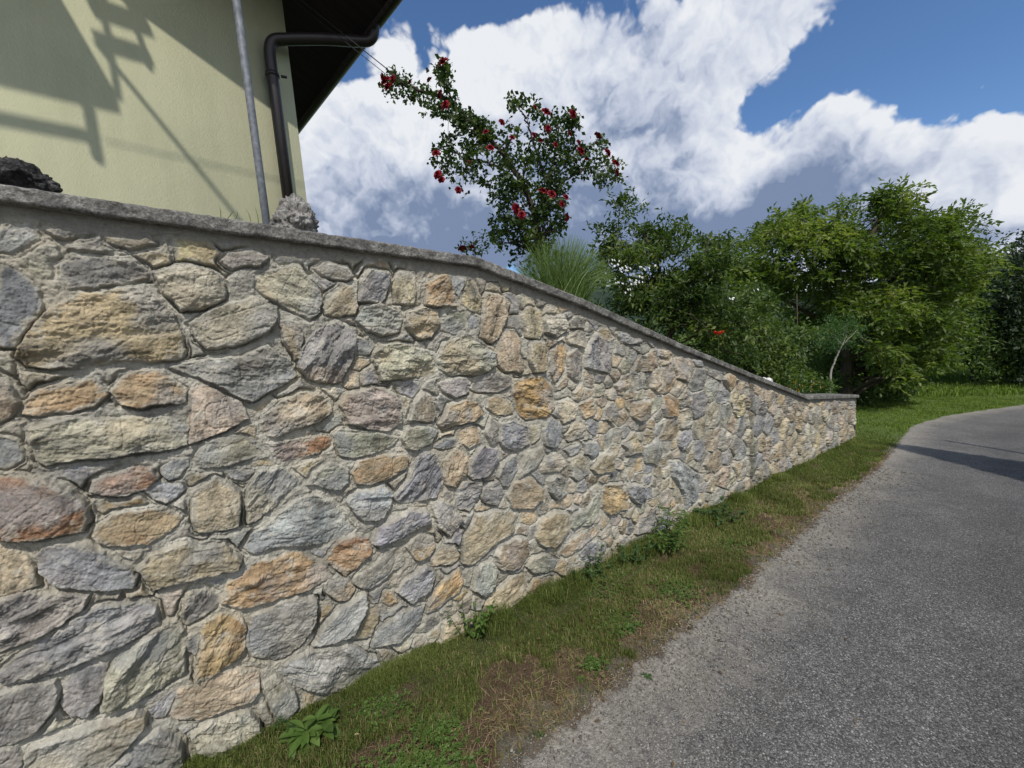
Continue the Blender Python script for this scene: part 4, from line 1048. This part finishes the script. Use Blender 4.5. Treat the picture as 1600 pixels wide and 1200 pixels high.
plant('hedge_bush', 'bright leaved young bush beside the thin stake', 'bush', [("1150,520 1195,500 1235,540 1230,586 1190,580 1150,560", 1)], 6.9, .4, 240, 9, .075, .6, M_shrub_leaf, gap=.0, nsc=18, seed=43, spreadr=.12, branches=16, trad=.015, group=TR)
plant('flowering_plant', 'low mound of yellow-green flowering plants over the lowest part of the coping', 'plant', [("1216,588 1250,584 1290,592 1308,606 1304,622 1262,626 1226,614", 1)], 7.7, .25, 200, 10, .055, .45, M_weed, gap=-.2, nsc=12, seed=45, spreadr=.08, branches=10, trad=.008)
for k in range(26):
    fb = Bag(); p = at(rng.uniform(1225, 1300), rng.uniform(590, 612), 7.4); s = .022; cc_ = random.choice([(.75, .42, .02), (.8, .6, .03), (.7, .2, .02), (.7, .7, .6)])
    bm = Bag()
    for q0 in np.linspace(0, 2 * math.pi, 6, endpoint=False):
        d = np.array([math.cos(q0), -.2, math.sin(q0)]); fb.add([p, p + d * s + np.array([0, .004, .004]), p + d * s * 1.1, p + d * s - np.array([.008, 0, 0])], np.array([(0, 1, 2, 3)]), cc_)
    fb.build('flower_head', M_petal, bpy.data.objects['flowering_plant'])
plant('understory_bush', 'dark low bush with ground-sweeping branches under the walnut tree', 'bush', [("1270,545 1340,535 1420,545 1440,575 1425,596 1440,618 1330,626 1262,610", 1)], 12.0, 1.2, 620, 12, .13, .42, M_wood_leaf, gap=-.02, nsc=20, seed=47, clump=(40, 18), spreadr=.3, branches=30, trad=.05, group=TR)
lt, _ = plant('locust_sapling', 'young locust tree with a pale curved trunk and feathery blue-green leaves', 'tree', [("1268,515 1300,498 1335,500 1352,515 1340,536 1300,545 1276,535", 1)], 8.9, .5, 130, 22, .055, .3, M_locust_leaf, trunk=[("1297,605 1299,580 1306,560 1316,540 1322,525", .024), ("1316,540 1300,520", .012), ("1316,540 1340,515", .012)], gap=-.1, nsc=16, seed=49, spreadr=.2, branches=16, trad=.01, bark=M_palebark, group=TR)
st = empty('garden_stake', tuple(at(1248, 610, 8.2))); tag(st, 'thin pale garden stake standing in the bushes above the wall', 'stake')
V, fl = tube([at(1248.5, 612, 8.2), at(1245, 459, 8.2)], .009, 7); q = Bag(); q.add(V, fl); q.build('stake_shaft', M_bark, st)
V, fl = tube([at(1247.6, 560, 8.2) + (0, 0, -.01), at(1247.5, 558, 8.2) + (0, 0, .01)], .018, 7); q = Bag(); q.add(V, fl, (.2, .2, .2)); q.build('tie', M_wire, st)
plant('roadside_tree', 'smaller tree on two slim trunks beside the meadow at the bend of the lane', 'tree', [("1440,500 1475,455 1530,440 1565,455 1580,500 1575,575 1550,585 1520,566 1440,560", 1)], 17.0, 1.8, 900, 12, .16, .42, M_wood_leaf,
      trunk=[("1520,622 1519,590 1522,540 1540,490", .07), ("1526,622 1528,590 1545,540", .05)], gap=-.02, nsc=22, seed=51, clump=(52, 20), spreadr=.4, branches=50, trad=.04, group=TR)
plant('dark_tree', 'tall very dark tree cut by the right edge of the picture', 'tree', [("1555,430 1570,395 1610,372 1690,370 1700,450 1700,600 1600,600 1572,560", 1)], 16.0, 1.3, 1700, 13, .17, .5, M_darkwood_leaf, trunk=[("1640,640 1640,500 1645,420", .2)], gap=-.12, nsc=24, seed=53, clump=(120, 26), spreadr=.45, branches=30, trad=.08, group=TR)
plant('verge_shrub', 'pale flowering low shrub at the foot of the slim trunked tree', 'bush', [("1512,612 1530,596 1560,600 1640,598 1650,622 1560,628 1515,626", 1)], 16.2, .6, 260, 11, .12, .5, M_shrub_leaf, gap=-.02, nsc=14, seed=55, spreadr=.22, branches=12, trad=.02, group=TR)
bgp = [("1040,450 1120,425 1200,440 1220,600 1040,600", 'rounded background tree farthest left behind the garden shrub', 24), ("1180,450 1250,430 1310,450 1330,610 1180,610", 'background tree behind the stake and the locust sapling', 27),
       ("1290,470 1360,450 1420,470 1430,590 1290,600", 'background tree straight behind the walnut trunk', 25), ("1400,480 1450,465 1500,480 1505,588 1400,586", 'background tree closing the meadow right of the walnut', 31),
       ("1480,480 1540,450 1600,470 1600,600 1480,592", 'background tree behind the slim trunked tree', 29), ("1560,480 1640,450 1720,480 1720,620 1560,610", 'background tree behind the very dark tree', 30)]
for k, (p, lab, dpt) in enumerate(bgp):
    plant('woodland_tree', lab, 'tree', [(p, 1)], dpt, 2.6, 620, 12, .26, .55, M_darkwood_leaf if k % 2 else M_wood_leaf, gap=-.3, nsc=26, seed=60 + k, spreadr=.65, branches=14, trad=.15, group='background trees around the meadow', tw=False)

# poppy
pp = at(1123, 523, 4.3); pop = empty('poppy', (pp[0], pp[1], pp[2] - .55)); tag(pop, 'single orange-red poppy standing out against the dark bushes behind the wall', 'flower')
V, fl = tube(bez([pp - (0, 0, .55), pp - (.01, 0, .25), pp], 6), .003, 5); q = Bag(); q.add(V, fl, (.05, .1, .03)); q.build('stem', M_broom, pop)
for k in range(4):
    q = Bag(); a_ = k * math.pi / 2 + .3; V = []
    for i in range(5):
        for j in range(5):
            t = i / 4; s = (j / 4 - .5) * 2; wd = .045 * math.sin(min(1, .25 + t) * math.pi * .62); r_ = .055 * t
            x = r_ * .85; y = s * wd; z = .030 * t ** 1.5 + .012 * s * s + .004 * math.sin(9 * s); V.append(pp + (x * math.cos(a_) - y * math.sin(a_), x * math.sin(a_) + y * math.cos(a_), z))
    q.add(V, grid_faces(5, 5), (.80, .075, .025)); q.build('petal', M_petal, pop)

# ------------------------------------------------------------------ verge: grass, straw, clover, gravel
def ground_pts(n, x0, x1, y1, dens, seed, ymin=0.0):
    r_ = np.random.default_rng(seed); o_ = []
    while sum(map(len, o_)) < n:
        x = r_.uniform(0, 1, n * 2); x = x0 + (x1 - x0) * x ** 1.0; y = edge(x) + ymin + (y1 - edge(x) - ymin) * r_.uniform(0, 1, len(x))
        k = r_.uniform(0, 1, len(x)) < dens(x, y); o_.append(np.stack([x[k], y[k]], 1))
    return np.concatenate(o_)[:n]
def blades(name, P, L, w, m, lean=.5, label='', cat='grass', val=None, flat=0.0, z0=None):
    n = len(P); z = (gz(P[:, 0]) if z0 is None else z0) + .004; b0 = np.stack([P[:, 0], P[:, 1], z], 1)
    a = rng.uniform(0, 2 * math.pi, n); le = np.abs(rng.normal(lean, .3, n)); d = np.stack([np.cos(a), np.sin(a), np.zeros(n)], 1); s = np.stack([-np.sin(a + rng.normal(0, .6, n)), np.cos(a + rng.normal(0, .6, n)), np.zeros(n)], 1)
    L = np.broadcast_to(L, (n,)); w = np.broadcast_to(w, (n,))[:, None]
    up = np.array([0, 0, 1.0]); m1 = b0 + (up * (1 - flat) * .62 + d * (le * .25 + flat * .5)[:, None]) * L[:, None]
    tip = b0 + (up * np.maximum(.95 - le * .55, .12)[:, None] * (1 - flat) + d * (le * .75 + flat)[:, None] + up * flat * .08 * rng.random((n, 1))) * L[:, None]
    V = np.stack([b0 - s * w, b0 + s * w, m1 + s * w * .8, m1 - s * w * .8, tip], 1).reshape(-1, 3); i = np.arange(n)[:, None] * 5
    v = np.clip(rng.normal(.45, .22, n) + .5 * fbm(P[:, 0] * 3, P[:, 1] * 3, 3), 0, 1) if val is None else val
    C = np.repeat(np.stack([v] * 3, 1), 5, 0)
    o_ = mesh_np(name, V, [i + [0, 1, 2, 3], i + [3, 2, 4]], m, None, False, C); tag(o_, label, cat, kind='stuff'); return o_
def clump(x, y): return np.clip(.85 + 1.0 * fbm(x * 9 + 3, y * 9, 3), .03, 1)
gd = lambda x, y: (1 - .93 * bare(x, y)) * clump(x, y)
P1 = ground_pts(95000, -.6, 3.2, 1.94, gd, 1); h_ = .022 + .026 * rng.random(len(P1)) + .07 * sstep(P1[:, 1], 1.72, 1.92) * (fbm(P1[:, 0] * 4, P1[:, 1] * 0, 2) + .4) 
P2 = ground_pts(52000, 3.2, 8.9, 1.97, gd, 2); h2 = .03 + .03 * rng.random(len(P2)) + .03 * sstep(P2[:, 1], 1.75, 1.95)
PP = np.concatenate([P1, P2]); blades('grass', PP, np.concatenate([h_, h2]), np.concatenate([np.full(len(P1), .0011), np.full(len(P2), .0024)]), M_grass, .55, 'short mown grass growing along the verge between wall and lane')
P3 = ground_pts(60000, 8.7, 20, 7.5, lambda x, y: np.where((y > 1.6) | (x > 8.9), .8, 1) * np.clip(.7 + fbm(x * 2, y * 2, 2), .1, 1), 3)
k = ~((P3[:, 0] < 8.95) & (P3[:, 1] > 1.9)); P3 = P3[k]
blades('lawn_grass', P3, .035 + .02 * rng.random(len(P3)), .005, M_meadow, .5, 'mown lawn beyond the low end of the wall')
r_ = np.random.default_rng(8); uu = r_.uniform(1400, 1610, 26000); vv = r_.uniform(580, 622, 26000)
x_ = r_.uniform(18, 34, 26000); y_ = r_.uniform(-1, 12, 26000); k = y_ > edge(x_) + 2; P4 = np.stack([x_[k], y_[k]], 1)
blades('meadow_grass', P4, .12 + .12 * r_.random(len(P4)), .014, M_meadow, .35, 'taller sunlit meadow grass between the trees')
P5 = ground_pts(15000, -.6, 8, 1.85, lambda x, y: np.clip(bare(x, y) * .95 + .04, 0, 1) * np.clip(.6 + fbm(x * 8, y * 8, 2), .05, 1), 4, -.03)
blades('dry_grass', P5, .018 + .045 * r_.random(len(P5)), .0008 + .0003 * P5[:, 0], M_straw, .5, 'brown dead grass lying on the bare patches of the verge', 'dry grass', flat=.85)
P6 = ground_pts(13000, -.4, 6, 1.9, lambda x, y: gd(x, y), 5)
blades('straw_blades', P6, .03 + .04 * r_.random(len(P6)), .0010, M_straw, .5, 'yellowed blades standing among the green grass', 'dry grass')
P7 = ground_pts(9000, -.4, 5.5, 1.935, lambda x, y: sstep(x, .45, .8) * sstep(y, 1.72, 1.90) * sstep(fbm(x * 3.3 + 2, y * 0, 3), -.05, .3), 6)
blades('tall_grass', P7, .06 + .09 * r_.random(len(P7)), .0015, M_grass, .4, 'uncut taller grass tufts against the foot of the wall')
# clover and creeping leaves
cl = []
for (x, y, r1, n) in ((.50, 1.32, .13, 420), (.36, 1.42, .12, 300), (.62, 1.50, .10, 260), (.2, 1.45, .12, 240), (.45, 1.75, .10, 300), (1.4, 1.32, .06, 90), (1.75, 1.45, .12, 200), (2.3, 1.4, .15, 240), (2.2, 1.8, .15, 200), (3.2, 1.5, .2, 260), (1.9, 1.75, .15, 200)):
    p = np.stack([x + r1 * rng.normal(0, .6, n), y + r1 * rng.normal(0, .5, n)], 1); cl.append(p[(p[:, 1] < 1.93) & (p[:, 1] > edge(p[:, 0]) - .03)])
cl = np.concatenate(cl); n = len(cl); c0 = np.stack([cl[:, 0], cl[:, 1], gz(cl[:, 0]) + .012 + .022 * rng.random(n)], 1); bag = Bag(); v_ = np.clip(rng.normal(.5, .2, n), 0, 1)
a0 = rng.uniform(0, 6.28, n)
for k in range(3):
    a = a0 + k * 2.094; V, F3, C = leaves(c0, np.stack([np.cos(a), np.sin(a), .15 + 0 * a], 1), .011 * rng.uniform(.7, 1.3, n), .011, v_, up=np.array([0, 0, 1.0]) + rng.normal(0, .25, (n, 3)), tipw=.62); bag.add(V, F3); bag.C[-1] = C
tag(bag.build('clover', M_weed, None), 'patches of clover creeping over the verge', 'clover', kind='stuff')
# fallen bits of leaf and twig
nl = 420; xl_ = rng.uniform(-.2, 7, nl); yl_ = np.minimum(edge(xl_) + rng.normal(.02, .22, nl), 1.9); aa = rng.uniform(0, 6.28, nl)
V, F3, C = leaves(np.stack([xl_, yl_, gz(xl_) + .012 + .012 * (yl_ > edge(xl_))], 1), np.stack([np.cos(aa), np.sin(aa), rng.uniform(-.1, .35, nl)], 1), rng.uniform(.010, .030, nl) * (1 + .1 * xl_), rng.uniform(.003, .012, nl), np.clip(rng.normal(.25, .25, nl), 0, 1), up=np.array([0, 0, 1.0]) + rng.normal(0, .3, (nl, 3)))
q = Bag(); q.add(V, F3); q.C[-1] = C; tag(q.build('leaf_litter', M_straw), 'dry leaf scraps and twig bits scattered on the verge and lane edge', 'litter', kind='stuff')
# loose gravel
def pebbles(name, P, s, m, label):
    n = len(P); base = np.array([(x, y, z) for x in (-1, 1) for y in (-1, 1) for z in (-1, 1)], float) * .55; base = np.vstack([base])
    V = base[None] * rng.uniform(.6, 1.25, (n, 8, 3)) * s[:, None, None]; V[..., 2] *= .6
    a = rng.uniform(0, 6.28, n); ca, sa = np.cos(a)[:, None], np.sin(a)[:, None]; V = np.stack([V[..., 0] * ca - V[..., 1] * sa, V[..., 0] * sa + V[..., 1] * ca, V[..., 2]], -1)
    V += np.stack([P[:, 0], P[:, 1], gz(P[:, 0]) + .006 + s * .15], 1)[:, None, :]
    f = np.array([(0, 1, 3, 2), (4, 6, 7, 5), (0, 4, 5, 1), (2, 3, 7, 6), (0, 2, 6, 4), (1, 5, 7, 3)]); i = (np.arange(n) * 8)[:, None, None]
    g_ = rng.uniform(.4, 1.35, n); C = np.repeat((g_[:, None] * np.array([.27, .255, .225])), 8, 0)
    o_ = mesh_np(name, V.reshape(-1, 3), (i + f).reshape(-1, 4), m, None, False, C); tag(o_, label, 'gravel', kind='stuff')
xg = np.concatenate([rng.uniform(-.2, 2.4, 5200), rng.uniform(2.4, 7, 4200)]); yg = edge(xg) - np.abs(rng.normal(0, .26, len(xg))) + .04
pebbles('loose_gravel', np.stack([xg, yg], 1), rng.uniform(.0018, .0052, len(xg)) * np.where(rng.random(len(xg)) < .04, 1.9, 1) * (1 + .12 * np.clip(xg, 0, 9)), M_masonry, 'loose pale gravel gathered along the edge of the lane')

# weeds at the foot of the wall
def big_leaf(b_, p, d, L, Wd, val, curl=.5):
    """a curved pointed leaf of 2 x 7 faces"""
    d = np.array(d, float); d /= np.linalg.norm(d); s = np.cross(d, [0, 0, 1.0]); s /= np.linalg.norm(s) + 1e-9; G = 8; V = []
    for i in range(G):
        t = i / (G - 1); c_ = p + d * L * t + np.array([0, 0, -curl * L * t * t * .8]); w = Wd * L * .5 * (math.sin(math.pi * min(1, t * .94 + .06)) ** .8 if t < .999 else .02) * (.25 if t < .12 else 1)
        up_ = np.array([0, 0, w * .35]); V += [c_ - s * w + up_, c_, c_ + s * w + up_]
    b_.add(V, grid_faces(G, 3), (val,) * 3)
def weed(u, v, label, n, L, Wd, m, hgt=.02, spread_=.03, cat='weed', seed=0, stems=0, off=0.0):
    r = ray(u, v); t = -1.6 / (r[2] + SL * r[0]); p = EYE + r * t; p[1] = min(p[1], WALLY - .05); p[2] = float(gz(p[0]))
    root = empty('weed', tuple(p)); tag(root, label, cat, 'weeds along the foot of the wall'); r_ = np.random.default_rng(seed); b_ = Bag(); sb = Bag()
    if stems:
        for k in range(stems):
            a = r_.uniform(0, 6.28); q0 = p + np.array([math.cos(a), math.sin(a), 0]) * spread_ * r_.random(); tp = q0 + np.array([math.cos(a) * .5, math.sin(a) * .3 - .12, 1]) * hgt * 1.35 * r_.uniform(.6, 1.1)
            c_ = bez([q0, (q0 + tp) / 2 + r_.normal(0, .004, 3), tp], 5); V, fl = tube(c_, .0013, 4); sb.add(V, fl, (.3, .3, .3))
            for j in range(max(4, 2 * n // stems)):
                f = r_.uniform(.25, 1); c0_ = c_[int(f * (len(c_) - 1))]; aa = r_.uniform(0, 6.28); big_leaf(b_, c0_, (math.cos(aa), math.sin(aa), r_.uniform(.1, .8)), L * r_.uniform(.6, 1.15), Wd, float(np.clip(r_.normal(.5, .2), 0, 1)), r_.uniform(.2, .7))
    else:
        for k in range(n):
            a = r_.uniform(0, 6.28); big_leaf(b_, p + np.array([math.cos(a), math.sin(a), 0]) * spread_ * .3 * r_.random() + (0, 0, .005), (math.cos(a), math.sin(a), r_.uniform(.15, 1.1)), L * r_.uniform(.6, 1.15), Wd, float(np.clip(r_.normal(.55, .2), 0, 1)), r_.uniform(.3, .9))
    if sb.V:
        b_.add(np.concatenate(sb.V), [np.concatenate(f) for f in sb.F.values()], (.3, .3, .3))
    b_.build('leaves', m, root); return root, p
wr, wp = weed(492, 1150, 'lush broad-leaved weed with a leaning seed stem at the wall foot, nearest the viewer', 30, .115, .34, M_weed, .05, .06, seed=1, stems=7)
q = Bag(); tipn = wp + np.array([-.10, -.03, .17]); c_ = bez([wp, wp + (-.04, -.02, .08), tipn], 6); V, fl = tube(c_, .0014, 5); q.add(V, fl, (.3,) * 3)
for k in range(60):
    pp_ = tipn + rng.normal(0, .014, 3) + np.array([-.01, 0, .0]); q.add([pp_, pp_ + rng.normal(0, .006, 3), pp_ + rng.normal(0, .006, 3)], np.array([(0, 1, 2)]), (.4,) * 3)
q.build('seed_head', M_weedd, wr)
weed(738, 1000, 'small upright weed against the wall just above the bare patch', 36, .045, .36, M_weed, .17, .05, seed=2, stems=9)
weed(930, 905, 'dull green bushy weed clump spreading against the wall foot', 60, .035, .5, M_weedd, .12, .14, seed=3, stems=18)
weed(985, 880, 'dark weed clump touching the bright upright weed on its left side', 60, .035, .5, M_weedd, .13, .12, seed=13, stems=16)
weed(1038, 862, 'bright yellow-green upright weed against the wall', 110, .065, .28, M_weed, .24, .11, seed=4, stems=22)
weed(1122, 812, 'low dark weed clump, farthest along the wall foot', 60, .06, .5, M_weedd, .12, .2, seed=5, stems=14)
weed(985, 985, 'spreading weed rosette in the middle of the verge', 18, .045, .3, M_weedd, seed=6)
weed(908, 1062, 'small weed rosette on the bare soil close to the gravel', 20, .022, .5, M_weed, seed=7)
weed(1012, 1058, 'dark weed tuft growing right at the gravel edge', 22, .028, .3, M_weedd, seed=8)
weed(842, 1150, 'tiny weed tuft at the lane edge, nearest the bottom of the picture', 16, .020, .4, M_weedd, seed=9)
weed(1000, 975, 'thin leaved tuft beside the spreading rosette', 10, .03, .25, M_weedd, seed=10)
# grass tips on the coping in front of the house
tf = empty('grass_tuft', (.42, WALLY + .40, 2.0)); tag(tf, 'few thin grass blades rising behind the coping left of the pole', 'grass tuft')
q = Bag()
for (u, v, du, dv) in ((345, 331, -3, -12), (352, 332, 14, -4), (394, 340, -11, -18), (405, 341, -8, -22), (366, 334, 6, -6)):
    a_ = at(u, v + 14, 1.9); b2 = at(u + du, v + dv, 1.9); m_ = (a_ + b2) / 2 + (.004, 0, .004); s = np.array([.0018, 0, 0]); q.add([a_ - s, a_ + s, m_ + s, m_ - s, b2], [np.array([(0, 1, 2, 3)]), np.array([(3, 2, 4)])], (.4,) * 3)
q.build('blades', M_grass, tf)

# ------------------------------------------------------------------ outside the picture: what throws the shadow on the lane
plant('conifer', 'slender conifer on the far side of the lane, outside the picture', 'tree', [("1,1 3,1 3,3 1,3", 1)], 1, .01, 3, 1, .01, .5, M_darkwood_leaf, branches=1, base=(6.5, -3.4, float(gz(6.5))))
cf = bpy.data.objects['conifer']
for c_ in list(cf.children): bpy.data.objects.remove(c_)
V, fl = tube([(6.5, -3.4, -.5), (6.5, -3.4, 7.0)], [.14, .02], 8); q = Bag(); q.add(V, fl); q.build('trunk', M_bark, cf)
n = 9000; tt = rng.random(n) ** .6; hz = 7.6 - tt * 7.2; rd_ = 1.35 * tt * rng.uniform(.2, 1, n) ** .5; aa = rng.uniform(0, 6.28, n)
Pc = np.stack([6.5 + rd_ * np.cos(aa), -3.4 + rd_ * np.sin(aa), hz - .5], 1); V, F3, C = leaves(Pc, np.stack([np.cos(aa), np.sin(aa), rng.uniform(-.5, .3, n)], 1), .22, .07, rng.random(n)); q = Bag(); q.add(V, F3); q.C[-1] = C; q.build('foliage', M_darkwood_leaf, cf)
lp = empty('lamp_post', (8.15, -2.6, float(gz(8.15)))); tag(lp, 'thin metal post on the far side of the lane, outside the picture', 'post')
V, fl = tube([(8.15, -2.6, -.6), (8.15, -2.6, 5.0)], [.05, .035], 10); q = Bag(); q.add(V, fl); q.build('shaft', M_zinc, lp)
